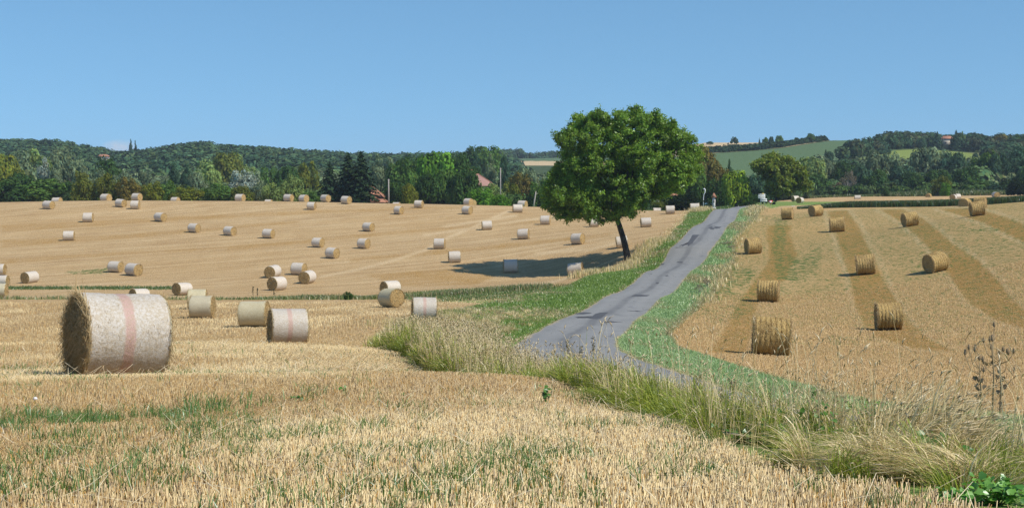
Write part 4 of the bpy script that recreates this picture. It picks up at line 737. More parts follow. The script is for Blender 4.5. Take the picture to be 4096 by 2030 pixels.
TREES = [
 # px, width, ytop, distance, kind, colour, group, label
 (40, 190, 722, 262, 'shrub', 'dark', 'h', 'dark low bramble bush at the edge of the hedgerow'), (170, 190, 716, 264, 'shrub', 'mid', 'h', 'spreading green bush behind the first half hidden bale'), (272, 120, 728, 268, 'shrub', 'dark', 'h', 'dark bush with tan dry grass at its foot'),
 (338, 100, 688, 258, 'shrub', 'olive', 'h', 'pointed olive bush left of the first crest bale'), (432, 92, 696, 258, 'shrub', 'olive', 'h', 'tall olive green bush behind the slanting row of bales'), (520, 106, 711, 256, 'shrub', 'brown', 'h', 'round bronze-tinted bush above the stacked-looking pair'),
 (612, 92, 727, 256, 'shrub', 'yell', 'h', 'yellow-topped bush right of the bronze bush'), (676, 54, 722, 258, 'shrub', 'mid', 'h', 'slender green bush above the sunken bale'), (746, 122, 749, 254, 'shrub', 'yell', 'h', 'low clipped yellow-green hedge bush'), (872, 122, 735, 256, 'shrub', 'mid', 'h', 'broad leafy bush before the silver willow'), (975, 96, 744, 254, 'shrub', 'olive', 'h', 'olive bush just behind the single crest bale'),
 (1040, 70, 722, 260, 'shrub', 'grey', 'h', 'greyish bush beside the light green bush'), (1090, 86, 733, 254, 'shrub', 'light', 'h', 'light green bush left of the crest trio'), (1165, 110, 700, 262, 'round', 'light', 'v', 'light round tree above the crest trio'), (1238, 78, 766, 252, 'shrub', 'mid', 'h', 'small dark shrub between crest trio bales'),
 (178, 76, 632, 320, 'poplar', 'silver', 'v', 'windblown silvery poplar, taller of the two twisted ones'), (228, 56, 640, 318, 'poplar', 'grey', 'v', 'windblown greyer poplar leaning by the silvery one'), (14, 120, 622, 340, 'round', 'yell', 'v', 'yellowish tree cut by the photo edge'), (76, 150, 607, 350, 'round', 'grey', 'v', 'broad willow-green tree behind the twisted poplars'),
 (150, 130, 600, 372, 'loose', 'light', 'v', 'pale feathery tree high behind the twisted poplars'), (225, 150, 594, 384, 'round', 'grey', 'v', 'big grey-green domed tree, highest behind the twisted poplars'), (70, 150, 690, 305, 'round', 'dark', 'v', 'dark shaded tree under the willow-green ones'), (296, 110, 636, 340, 'loose', 'grey', 'v', 'grey-leaved tree right of the twisted poplars'), (330, 100, 690, 318, 'round', 'grey', 'v', 'low greyish tree behind the pointed olive bush'),
 (428, 96, 632, 350, 'round', 'dark', 'v', 'dark crowned tree below the white hill house'), (500, 120, 690, 335, 'round', 'grey', 'v', 'low sage-coloured tree behind the bronze bush'), (590, 120, 684, 345, 'loose', 'grey', 'v', 'sage thicket tree behind the yellow-topped bush'), (390, 120, 676, 330, 'loose', 'grey', 'v', 'sage thicket tree left of the dark crowned one'),
 (698, 52, 650, 330, 'poplar', 'teal', 'v', 'dark poplar, left one of a tight pair'), (748, 54, 659, 330, 'poplar', 'teal', 'v', 'dark poplar, right one of a tight pair'), (825, 94, 646, 345, 'round', 'light', 'v', 'pale green tree right of the dark poplar pair'), (790, 90, 690, 318, 'round', 'grey', 'v', 'low grey tree at the foot of the dark poplars'), (905, 140, 612, 420, 'round', 'olive', 'v', 'large olive tree rising on the lower hillside'), (965, 120, 626, 430, 'loose', 'light', 'v', 'yellow-green hillside tree beside the large olive one'),
 (970, 124, 682, 325, 'shrub', 'silver', 'v', 'silvery white willow shrub, palest of all'), (1010, 110, 690, 340, 'loose', 'grey', 'v', 'grey-green tree behind the silvery willow'), (1150, 96, 668, 330, 'round', 'dark', 'v', 'dark dense tree above the light round one'), (1230, 110, 650, 335, 'loose', 'olive', 'v', 'wispy olive tree left of the conifers'), (1075, 80, 668, 350, 'loose', 'mid', 'v', 'mid green tree right of the silvery willow'),
 (1318, 120, 654, 262, 'conifer', 'pine', 'v', 'smaller dark conifer above the third trio bale'), (1395, 150, 622, 262, 'conifer', 'pine', 'v', 'tall dark conifer, left of the merged twins'), (1446, 150, 616, 258, 'conifer', 'pine', 'v', 'tall dark conifer beside the terracotta roof'),
 (1512, 84, 622, 330, 'poplar', 'grey', 'v', 'grey-green poplar behind the terracotta roof'), (1562, 80, 632, 330, 'poplar', 'grey', 'v', 'grey-green poplar just above the utility pole'), (1610, 110, 638, 290, 'round', 'mid', 'v', 'full green tree right of the utility pole'), (1672, 70, 628, 310, 'round', 'dark', 'v', 'dark tall tree rising between two green ones'), (1752, 108, 612, 305, 'round', 'bright', 'v', 'bright green tall tree above the dark thicket'), (1843, 92, 616, 310, 'round', 'dark', 'v', 'dark tree left of the row of poplars'),
 (1590, 96, 716, 262, 'shrub', 'dark', 'v', 'dark bushy tree touching the utility pole'), (1650, 96, 690, 268, 'round', 'mid', 'v', 'middle green tree above the bale right of the pole'), (1720, 110, 692, 266, 'round', 'dark', 'v', 'deep green tree filling the thicket middle'), (1790, 100, 682, 268, 'round', 'mid', 'v', 'leafy tree left of the mauve roof'), (1858, 96, 668, 266, 'round', 'dark', 'v', 'dark leafy tree partly covering the mauve roof'), (1640, 52, 734, 258, 'shrub', 'yell', 'v', 'small yellowing bush in the dark thicket'),
 (1906, 56, 612, 350, 'poplar', 'teal', 'v', 'first poplar of three above the mauve roof'), (1962, 62, 620, 345, 'poplar', 'grey', 'v', 'second poplar of three above the mauve roof'), (2018, 56, 624, 342, 'poplar', 'teal', 'v', 'third poplar of three, beside the thin far pole'), (1945, 110, 588, 480, 'round', 'mid', 'v', 'rounded tree on the skyline behind the poplars'), (1880, 80, 590, 500, 'round', 'dark', 'v', 'dark skyline tree behind the first poplar'),
 (1975, 90, 734, 262, 'shrub', 'light', 'h', 'light shrub below the mauve roof'), (1925, 110, 752, 252, 'shrub', 'bright', 'h', 'vivid green low hedge, first stretch under the mauve roof'), (2005, 80, 778, 246, 'shrub', 'bright', 'h', 'vivid green low hedge, second stretch near the dead stump'), (2040, 80, 728, 268, 'shrub', 'olive', 'h', 'olive bush beside the leaning dead stump'), (2095, 120, 672, 300, 'loose', 'grey', 'v', 'sage tree half behind the walnut crown'), (2085, 90, 690, 275, 'shrub', 'brown', 'h', 'brownish bush half behind the walnut crown'), (2160, 110, 720, 262, 'shrub', 'mid', 'h', 'green bush under the drooping walnut branches'), (2260, 130, 715, 275, 'shrub', 'dark', 'h', 'dark bush hidden behind the lower walnut leaves'), (2380, 140, 700, 285, 'round', 'dark', 'v', 'dark tree behind the walnut crown'), (2500, 140, 700, 290, 'round', 'mid', 'v', 'tree behind the walnut crown near the trunk'),
 (2730, 150, 768, 226, 'shrub', 'black', 'h', 'black-green dense bush above the upright-looking bale'), (2650, 80, 790, 240, 'shrub', 'olive', 'h', 'scrubby bush below the small red roof'), (2800, 170, 588, 300, 'round', 'brown', 'v', 'tall bronze-green tree emerging behind the walnut'), (2862, 130, 660, 288, 'round', 'brown', 'v', 'lower bronze-green tree right of the tall one'), (2760, 130, 660, 280, 'round', 'mid', 'v', 'green tree tucked against the walnut crown'), (2870, 110, 712, 278, 'shrub', 'dark', 'v', 'shaded bush behind the small shrine'), (2945, 90, 684, 262, 'round', 'lime', 'v', 'bright green bush beside the road end'), (2966, 36, 716, 266, 'shrub', 'lime', 'v', 'yellow-green sapling against the bright bush'), (2918, 32, 640, 420, 'poplar', 'dark', 'v', 'small dark tree standing alone in the maize slope edge'), (3020, 90, 700, 300, 'round', 'teal', 'v', 'blue-green tree between road end and sign'), (3000, 60, 770, 280, 'shrub', 'dark', 'v', 'dark bush closing the road end'), (3050, 90, 735, 290, 'round', 'teal', 'v', 'shaded tree behind the direction sign'),
 (2838, 30, 566, 715, 'round', 'teal', 'r', 'small ridge bush, first on the straw-coloured skyline'), (2934, 30, 548, 715, 'loose', 'teal', 'r', 'leaning ridge tree with a bare base'), (2910, 9, 570, 715, 'conifer', 'teal', 'r', 'tiny cypress beside the leaning ridge tree'), (3058, 24, 550, 715, 'round', 'mid', 'r', 'rounded ridge tree, left of a pair'), (3082, 22, 547, 715, 'round', 'teal', 'r', 'rounded ridge tree, right of a pair'), (3114, 32, 543, 714, 'round', 'mid', 'r', 'single bigger ridge tree right of the pair'), (3035, 9, 553, 716, 'conifer', 'teal', 'r', 'thin spiky conifer on the ridge'), (3182, 22, 551, 712, 'round', 'dark', 'r', 'small ridge tree before the tallest one'), (3205, 22, 552, 712, 'round', 'teal', 'r', 'second small ridge tree before the tallest one'), (3238, 38, 534, 712, 'round', 'mid', 'r', 'tallest round tree of the ridge hedgerow'), (3274, 24, 558, 710, 'shrub', 'dark', 'r', 'last low bush of the ridge hedgerow'),
 (3500, 60, 572, 640, 'round', 'teal', 'r', 'dark tree at the upper edge of the meadow'), (3575, 50, 549, 660, 'round', 'teal', 'r', 'skyline tree, higher of two close ones'), (3607, 30, 552, 660, 'round', 'dark', 'r', 'skyline tree, narrower of two close ones'), (3680, 40, 552, 660, 'round', 'teal', 'r', 'bushy skyline tree left of the red-roofed house'), (3743, 48, 530, 665, 'conifer', 'teal', 'r', 'broad conifer left of the red-roofed house'), (3820, 52, 525, 660, 'conifer', 'teal', 'r', 'cedar-like conifer right of the red-roofed house'), (3845, 28, 528, 672, 'loose', 'light', 'r', 'pale thin tree beside the cedar-like conifer'), (3910, 40, 548, 668, 'round', 'teal', 'r', 'rounded skyline tree by the second red roof'), (4000, 70, 540, 668, 'round', 'brown', 'r', 'brownish skyline tree near the photo edge'), (4070, 70, 538, 665, 'round', 'dark', 'r', 'dark skyline tree at the photo edge'), (3530, 60, 590, 600, 'round', 'teal', 'r', 'dark tree beside the light green meadow'), (3430, 60, 600, 590, 'round', 'teal', 'r', 'dark tree at the meadow lower corner'), (3300, 26, 600, 560, 'conifer', 'teal', 'r', 'dark conifer standing in the maize slope'), (3316, 26, 606, 560, 'round', 'teal', 'r', 'rounded tree touching the conifer in the maize slope'), (3896, 22, 612, 600, 'round', 'teal', 'r', 'single round tree in the meadow corner'),
 (3235, 130, 632, 385, 'round', 'light', 'w', 'light feathery tree right of the roadside walnut'), (3290, 110, 640, 390, 'round', 'grey', 'w', 'grey-green tree before the maize slope'), (3250, 150, 700, 372, 'round', 'dark', 'w', 'dark tree below the light feathery one'), (3372, 84, 648, 385, 'round', 'dark', 'w', 'dark tree behind the reddish dead tree'), (3392, 64, 684, 362, 'bare', 'dead', 'w', 'reddish bare dying tree in the wood edge'), (3345, 60, 730, 360, 'shrub', 'rust', 'w', 'rusty brown bush at the foot of the dying tree'), (3430, 60, 738, 356, 'shrub', 'mid', 'w', 'green bush right of the dying tree'), (3450, 90, 660, 378, 'round', 'teal', 'w', 'teal tree right of the dying tree'),
 (3490, 90, 604, 410, 'round', 'grey', 'w', 'silvery-green tall tree below the meadow corner'), (3555, 90, 612, 410, 'loose', 'grey', 'w', 'silvery-green wispy tree in front of the meadow'), (3500, 110, 680, 372, 'round', 'dark', 'w', 'shaded tree under the silvery-green pair'), (3600, 120, 664, 378, 'round', 'teal', 'w', 'blue-green tree in the middle of the wood'), (3650, 110, 690, 366, 'round', 'dark', 'w', 'rounded dark tree in the middle of the wood'), (3540, 36, 752, 345, 'shrub', 'dark', 'w', 'small dark shrub on the bramble bank'), (3570, 90, 720, 362, 'shrub', 'teal', 'w', 'low blue-green bush above the bramble bank'),
 (3706, 110, 592, 410, 'round', 'grey', 'w', 'big airy grey-green tree, highest of the wood'), (3760, 90, 604, 412, 'loose', 'grey', 'w', 'airy tree leaning on the highest of the wood'), (3818, 100, 612, 405, 'round', 'teal', 'w', 'teal tree right of the highest of the wood'), (3766, 68, 704, 340, 'shrub', 'olive', 'w', 'olive bush standing out on the bramble bank'), (3780, 40, 730, 336, 'shrub', 'bright', 'w', 'small vivid bush before the olive one'), (3740, 120, 680, 368, 'round', 'dark', 'w', 'dark tree behind the olive bush'), (3860, 120, 670, 372, 'round', 'dark', 'w', 'dark tree right of the olive bush'), (3935, 120, 608, 395, 'round', 'mid', 'w', 'full green tree near the black conifer bush'), (3990, 110, 616, 390, 'loose', 'teal', 'w', 'tall thin-leaved tree with a pale trunk'), (4060, 130, 592, 395, 'round', 'teal', 'w', 'tall dark tree at the photo edge'), (3900, 110, 716, 355, 'shrub', 'mid', 'w', 'low green bush left of the black conifer bush'), (4070, 110, 708, 318, 'shrub', 'black', 'w', 'black conifer bush at the photo edge'), (3990, 90, 728, 350, 'shrub', 'teal', 'w', 'blue-green bush touching the black conifer bush'), (4150, 140, 620, 380, 'round', 'mid', 'w', 'green tree just past the photo edge'),
 (527, 17, 559, 905, 'poplar', 'teal', 'r', 'taller poplar of the pair alone on the far skyline'), (546, 14, 563, 905, 'poplar', 'teal', 'r', 'shorter poplar of the pair alone on the far skyline'),
 (1392, 40, 1166, 106, 'shrub', 'dark', 'h', 'small dark green bush in the grass dip before the bales'), (2905, 62, 970, 141, 'bare', 'dead', 'h', 'grey dry roadside brush beside the straw roll'), (2925, 48, 985, 137, 'bare', 'dead', 'h', 'grey dry roadside brush nearest the straw roll'), (2800, 40, 1136, 100, 'bare', 'dead', 'h', 'withered grey weed clump lower on the road verge'), (2830, 40, 1110, 104, 'bare', 'dead', 'h', 'withered grey weed clump upper on the road verge'),
]
TNAME = dict(round='broadleaf_tree', loose='feathery_tree', poplar='poplar_tree', shrub='bush', conifer='conifer_tree', bare='dry_tree'); TCAT = dict(round='tree', loose='tree', poplar='tree', shrub='bush', conifer='conifer', bare='dry tree')
def place_trees():
    for i, (px, w, yt, d, kind, colr, g, label) in enumerate(TREES):
        X = (px - 2048) / F * d; zb = float(H(X, d)) if d < 425 else float(HF(X, d)); zt = -(yt - HOR) / F * d; h = zt - zb; ww = w * d / F
        if kind in ('round', 'loose') and d < 600: ww = max(ww, .80 * h)
        if kind == 'shrub' and 200 < d < 600: ww = max(ww, .70 * h)
        nm, ct_ = TNAME[kind], TCAT[kind]
        if colr == 'dead' and d < 200: nm, ct_ = 'dry_brush', 'dry brush'; 
        r = empty(nm, (X, d, zb), rng.uniform(0, 6.28)); r.scale = (ww, ww * rng.uniform(.9, 1.1), max(h, .4)); tag(r, label, ct_, GT[g])
        cm, tm = KINDS[kind][rng.integers(0, len(KINDS[kind]))]; c = ob('crown', cm, r); b = np.array(PAL[colr]) * rng.uniform(.88, 1.12); c.color = (*b, 1); ob('trunk', tm, r)
place_trees()
def forest(name, pts, cols, label, w=(8, 12), h=(8, 12), nleaf=260, size=.095):
    tm = [fit(leafcloud(lobes_in(6, .5, (.40, .40, .36), (.24, .34), .6), nleaf, size, rnd=.28, up=.1), -.05) for _ in range(6)]; Vs, Cs = [], []
    for p in pts:
        V, Fs, C = tm[rng.integers(0, 6)]; a = rng.uniform(0, 6.28); ww, hh = rng.uniform(*w), rng.uniform(*h); ca, sa = math.cos(a), math.sin(a)
        q = np.stack([(V[:, 0] * ca - V[:, 1] * sa) * ww + p[0], (V[:, 0] * sa + V[:, 1] * ca) * ww + p[1], V[:, 2] * hh + p[2]], -1); Vs.append(q); Cs.append(C * np.array(cols[rng.integers(0, len(cols))]) * rng.uniform(.8, 1.25))
    V = np.concatenate(Vs); C = np.concatenate(Cs); n = len(V) // 4; tag(mk(name, V, np.arange(n * 4).reshape(n, 4), M['leafmass'], col=C), label, 'wood', kind='stuff')
M['leafmass'] = m_blade('leaf_mass', .15, 0)
def woods():
    pts = []
    for c0, c1, d0, n in ((-1500, 2080, 540, 4300), (1950, 2700, 900, 420)):
        c = rng.uniform(c0, c1, n); far_ = c0 > 0; D = np.interp(c, RIDGE[:, 0], RIDGE[:, 2]); d = np.sqrt(d0 ** 2 + (np.minimum(D + 14, 1364) ** 2 - d0 ** 2) * rng.random(n)); x = (c - 2048) / F * d; z = HF(x, d) - (3 if far_ else 0)
        cl = (np.abs(c - 418) < 48) & (d > 610) & (d < 790); cl |= (c > 2030) & (d < 1180) & (d > 900)
        pts += [p for p, k in zip(np.stack([x, d, z], -1), cl) if not k]
    T_ = PAL; forest('hillside_forest', pts, [(.050, .10, .046), (.056, .105, .052), (.066, .118, .048), (.08, .13, .055), (.046, .088, .046)], 'dark green forest covering the far hillside', (8, 15), (4.5, 9))
    pts = []
    n = 1500; c = rng.uniform(3360, 5600, n); d = rng.uniform(560, 735, n); x = (c - 2048) / F * d; z = HF(x, d); px, py = proj(x, d, z)
    mead = sdist(px, py, [(3300, 668), (3470, 624), (3580, 599), (3680, 592), (3800, 600), (3950, 612), (3960, 660), (3600, 690)]); hl = np.interp(c, [3360, 3480, 3560, 3640, 3800, 4096], [640, 600, 578, 570, 570, 570]); house = ((np.abs(c - 3783) < 26) & (d < 702)) | ((np.abs(c - 3901) < 22) & (d < 705) & (d > 660))
    k = (mead < -2) & (py > hl - 3) & ~house & (c > 3400 + (d - 600) * 1.5); pts = list(np.stack([x, d, z], -1)[k])
    forest('ridge_wood', pts, [(.042, .085, .045), (.052, .098, .045), (.068, .105, .045), (.075, .09, .045)], 'dark wood along the ridge around the red roofs', (6, 9), (4.5, 7))
    n = 330; c = np.linspace(2810, 3300, n) + rng.normal(0, 3, n); pts = []
    for q in c:
        y = np.interp(q, [2700, 2845, 3000, 3140, 3290, 3400], [628, 611, 601, 588, 565, 555]); p = hit_far(q, y + rng.uniform(-1.5, 0)); pts.append((p[0], p[1] + rng.uniform(0, 6), p[2] - .3))
    forest('field_hedge', pts, [(.028, .055, .030), (.036, .06, .028)], 'dark hedge line along the top of the maize slope', (3.5, 6), (1.6, 3.4), 160, .12)
    pts = []
    for c0, c1, d0, d1, n in ((-1200, 1960, 395, 540, 640), (1960, 2700, 330, 480, 90), (3180, 5200, 378, 500, 420), (2950, 3200, 330, 420, 40)):
        c = rng.uniform(c0, c1, n); d = rng.uniform(d0, d1, n); x = (c - 2048) / F * d; z = np.where(d < 425, H(x, np.minimum(d, 425)), HF(x, d)); pts += list(np.stack([x, d, z], -1))
    forest('valley_thicket', pts, [(.09, .145, .055), (.12, .165, .08), (.145, .19, .10), (.075, .13, .052)], 'mixed green thicket filling the valley behind the hedges', (7, 11), (4.5, 7.5), 420, .085)
    pts = []; n = 700; c = rng.uniform(-900, 2650, n); d = rng.uniform(262, 330, n); x = (c - 2048) / F * d; k = np.ones(n, bool)
    for a, b, dd in ((1455, 1560, 300), (1880, 1985, 330), (2600, 2690, 300)): k &= ~((c > a) & (c < b) & (d < dd))
    pts += list(np.stack([x, d, H(x, d)], -1)[k]); n = 260; c = rng.uniform(3080, 5200, n); d = rng.uniform(352, 378, n); x = (c - 2048) / F * d; pts += list(np.stack([x, d, H(x, d)], -1))
    forest('undergrowth', pts, [(.06, .105, .03), (.09, .125, .036), (.075, .12, .045)], 'low green undergrowth below the valley trees', (3.5, 6), (1.8, 3.6), 260, .085)
woods()
# ------------------------------------------------------------------ the walnut by the road
def segs_mesh(sg, k=6):
    m = MB()
    for p0, p1, a, b in sg: m.tube([p0, (np.array(p0) + p1) / 2 + rng.normal(0, .04, 3) * min(1, np.linalg.norm(np.array(p1) - p0)), p1], [a, (a + b) / 2, b], k, cap=False)
    return m
def big_tree(name, label, outline, base, fork, d, nlobe, nleaf, lsize, colr, depth, trunk_r, lobe_r, group='walnut trees by the road'):
    k = d / F; O = np.array(outline, float); c0 = O.mean(0); lobes = []; lo, hi = O.min(0), O.max(0); ext = (hi - lo).max() / 2; tries = 0
    while len(lobes) < nlobe and tries < 60000:
        tries += 1; q = rng.uniform(lo, hi); s = sdist(np.array([q[0]]), np.array([q[1]]), outline, 1.0)[0]; lr = rng.uniform(*lobe_r); need = lr / k * .72
        if s < need: continue
        th = depth * math.sqrt(max(0.02, 1 - (1 - min(1, s / (ext * .75))) ** 2)); yo = (rng.uniform(-1, 1)) * th; yo = math.copysign(max(abs(yo), th * .25), yo) if rng.random() < .7 else yo
        x, z = ray(q[0], q[1]); P = np.array([x * d, d + yo, z * d])
        if all(np.linalg.norm(P - l) > .44 * (lr + r_) for l, r_ in lobes): lobes.append((P, lr))
    L = [(p, (r_, r_, r_ * .72)) for p, r_ in lobes]
    cc = np.array([p for p, _ in lobes]).mean(0)
    b = hit(base[0], base[1]) * 0 + np.array([(base[0] - 2048) / F * d, d, 0]); b[2] = float(H(b[0], d)) - .1; fx, fz = ray(*fork); f = np.array([fx * d, d, fz * d])
    # boughs: every lobe joins the nearest cheaper node
    nodes = [f.copy(), f + (cc - f) * .35, f + (cc - f) * .7]; par = [-1, 0, 1]; cost = [0, np.linalg.norm(nodes[1] - f), np.linalg.norm(nodes[2] - f)]
    for p, r_ in sorted(lobes, key=lambda l: np.linalg.norm(l[0] - f)):
        j = min(range(len(nodes)), key=lambda i: np.linalg.norm(nodes[i] - p) * 1.0 + .45 * cost[i]); q = nodes[j]; dist = np.linalg.norm(p - q)
        if dist > 1.6: mid = q + (p - q) * .5 + np.array([0, 0, -.08 * dist]) + rng.normal(0, .12, 3); nodes.append(mid); par.append(j); cost.append(cost[j] + dist / 2); j = len(nodes) - 1
        nodes.append(p); par.append(j); cost.append(cost[j] + np.linalg.norm(p - nodes[j]))
    wt = np.ones(len(nodes))
    for i in range(len(nodes) - 1, 0, -1): wt[par[i]] += wt[i]
    rad = trunk_r * .8 * np.sqrt(wt / wt[0]) + .012
    sg = [(nodes[par[i]], nodes[i], rad[par[i]] * .85 if par[i] else min(rad[0], rad[i] * 1.3), rad[i]) for i in range(1, len(nodes))]
    # twigs inside each lobe
    for p, r_ in lobes:
        for _ in range(5): v = rng.normal(size=3); v[2] = abs(v[2]) * .5 - .1; v /= np.linalg.norm(v); sg.append((p, p + v * r_ * .95, .022, .006))
    root = empty(name, b); tag(root, label, 'tree', group)
    m = MB(); t = np.linspace(0, 1, 9)[:, None]; pts = b * (1 - t) + f * t + np.array([.10, 0, 0]) * np.sin(t * 3.1); rr = trunk_r * (1.0 + .38 * np.exp(-t[:, 0] * 9) - .25 * t[:, 0]); m.tube(pts - b, rr, 14)
    m.build('trunk', M['bark_walnut'], root, smooth=True); mm = segs_mesh([(np.array(a) - b, np.array(c) - b, r0, r1) for a, c, r0, r1 in sg]); mm.build('boughs', M['bark_walnut'], root, smooth=True)
    # foliage: leaves gather on twigs of every lobe
    P, N, Sh = [], [], []; lv = np.array([r_ for _, r_ in lobes]); pr = lv ** 2 / (lv ** 2).sum()
    for (p, r_), q in zip(lobes, pr):
        n = int(nleaf * q); nt = 26; tv = rng.normal(size=(nt, 3)); tv /= np.linalg.norm(tv, axis=1)[:, None]; tv[:, 2] *= .72; tl = r_ * rng.uniform(.55, 1.35, nt); wch = rng.integers(0, nt, n); u = rng.random(n) ** .55
        pos = p + tv[wch] * (tl[wch] * u)[:, None] + rng.normal(0, .13 * r_ ** .5, (n, 3)); nn = tv[wch] * .6 + np.array([0, 0, .55]) + rng.normal(0, .45, (n, 3)); nn /= np.linalg.norm(nn, axis=1)[:, None]; P.append(pos); N.append(nn); Sh.append(np.clip(rng.normal(1, .24, n) * rng.normal(1, .10), .45, 1.8))
    P, N, Sh = np.concatenate(P), np.concatenate(N), np.concatenate(Sh); V, Fs, C = leaves(P - b, N, lsize * rng.uniform(.65, 1.3, len(P)), 2.0, Sh, .35)
    o = mk('crown', V, Fs, M['fol_walnut'], col=C, parent=root); o.color = (*colr, 1); return root
M['bark_walnut'] = m_bark('bark_walnut', (.018, .014, .010), (.10, .088, .072)); M['fol_walnut'] = m_foliage('walnut_leaf', .42, .02)
OUT1 = [(2197, 539), (2225, 520), (2243, 488), (2268, 500), (2275, 462), (2294, 446), (2340, 448), (2378, 422), (2420, 428), (2450, 415), (2485, 408), (2512, 416), (2548, 424), (2580, 440), (2594, 458), (2608, 440), (2632, 430), (2655, 444), (2668, 466), (2700, 462), (2715, 486), (2745, 508), (2776, 507), (2790, 530), (2804, 556), (2796, 580), (2806, 620), (2808, 680), (2800, 740), (2772, 770), (2745, 782), (2700, 790), (2640, 800), (2628, 822), (2590, 842), (2560, 868), (2536, 884), (2515, 900), (2470, 905), (2445, 916), (2405, 932), (2395, 905), (2350, 896), (2290, 888), (2240, 915), (2212, 880), (2205, 860), (2175, 868), (2152, 848), (2165, 800), (2160, 740), (2185, 690), (2228, 640), (2240, 600), (2215, 570)]
big_tree('walnut_tree', 'large leaning walnut tree with a wide green crown beside the road', OUT1, (2514, 1040), (2470, 880), 138, 400, 200000, .125, (.175, .29, .034), 4.9, .33, (.38, 1.1))
OUT2 = [(2995, 650), (3010, 628), (3050, 616), (3075, 600), (3120, 597), (3155, 612), (3180, 640), (3205, 660), (3222, 690), (3236, 725), (3244, 760), (3210, 770), (3170, 775), (3140, 785), (3110, 795), (3085, 790), (3070, 770), (3060, 730), (3030, 700), (3000, 680)]
big_tree('walnut_tree', 'smaller rounded walnut tree behind the give way sign', OUT2, (3092, 818), (3108, 782), 262, 95, 36000, .26, (.19, .235, .028), 5.0, .28, (.7, 1.35))
# ------------------------------------------------------------------ far houses, poles, signs
def hip_house(name, label, px, d, w, dep, yr, ye, yb, ridge, roofm, wallm, rz=0., chim=None):
    X = (px - 2048) / F * d; zr, ze, zb = (-(y - HOR) / F * d for y in (yr, ye, yb)); r = empty(name, (X, d, zb), rz); tag(r, label, 'house')
    m = MB(); m.box((0, 0, (ze - zb) / 2), (w, dep, ze - zb)); wl = m.build('wall', M[wallm], r)
    for k in (-1, 1): wm = MB(); wm.box((k * w * .27, -dep / 2 - .01, (ze - zb) * .55), (.9, .08, 1.1)); wn = wm.build('window', M['dark'], r); s_ = MB(); s_.box((k * w * .27, -dep / 2 - .06, (ze - zb) * .55 - .6), (1.1, .16, .08)); s_.build('sill', M['whitewall'], wn)
    e = .35; a, b_, h = w / 2 + e, dep / 2 + e, ze - zb; rl = ridge * w / 2; V = [(-a, -b_, h), (a, -b_, h), (a, b_, h), (-a, b_, h), (-rl, 0, zr - zb), (rl, 0, zr - zb), (-a, -b_, h - .12), (a, -b_, h - .12), (a, b_, h - .12), (-a, b_, h - .12)]
    ro = mk('roof', np.array(V), [[(0, 1, 5, 4), (2, 3, 4, 5), (0, 6, 7, 1), (1, 7, 8, 2), (2, 8, 9, 3), (3, 9, 6, 0), (6, 9, 8, 7)], [(1, 2, 5), (3, 0, 4)]], M[roofm], parent=r)
    cap = MB(); cap.tube([V[4], V[5]], .10, 6); cap.tube([V[5], V[1]], .09, 6); cap.tube([V[5], V[2]], .09, 6); cap.tube([V[4], V[0]], .09, 6); cap.build('ridge_tiles', M['roof'], ro)
    if chim is not None: c = MB(); c.box((chim, 0, zr - zb + .25), (.5, .5, 1.1)); c.box((chim, 0, zr - zb + .85), (.6, .6, .1)); c.build('chimney', M['roof'], ro)
    return r
hip_house('house', 'house with terracotta hip roof half hidden by the conifers', 1470, 266, 5.8, 6, 744, 788, 835, .28, 'roof', 'wall')
hip_house('shed', 'low red tiled lean-to in front of the terracotta roofed house', 1512, 258, 2.8, 2.5, 797, 806, 830, .8, 'roof', 'wall')
hip_house('house', 'house with mauve tiled roof and small chimney among trees', 1898, 300, 7.4, 6.5, 696, 742, 800, .25, 'roofm', 'wall', .15, -.75)
hip_house('house', 'house with small red roof glimpsed under the walnut crown', 2640, 275, 6.5, 5, 768, 780, 820, .6, 'roof', 'wall')
hip_house('house', 'tiny white house with orange roof on the wooded hillside', 418, 735, 5.2, 4, 618, 626, 645, .6, 'roof', 'whitewall')
hip_house('house', 'red-roofed house among conifers on the ridge', 3783, 690, 5.5, 6, 545, 556, 592, .6, 'roof', 'wall')
hip_house('house', 'second red roof further along the ridge', 3901, 700, 5, 5, 553, 562, 590, .6, 'roof', 'wall')
def pole(label, px, yt, d, r0):
    X = (px - 2048) / F * d; zb = float(H(X, d)); zt = -(yt - HOR) / F * d; o = empty('utility_pole', (X, d, zb)); tag(o, label, 'pole'); m = MB(); m.tube([(0, 0, -.2), (0, 0, zt - zb)], [r0, r0 * .7], 8); m.build('shaft', M['wood'], o); c = MB(); c.tube([(-.25, 0, zt - zb - .15), (.25, 0, zt - zb - .15)], .04, 6); c.build('crossarm', M['wood'], o)
pole('grey utility pole standing clear between roof and green trees', 1555, 716, 252, .15); pole('thin far utility pole beside the third poplar', 2002, 671, 256, .12)
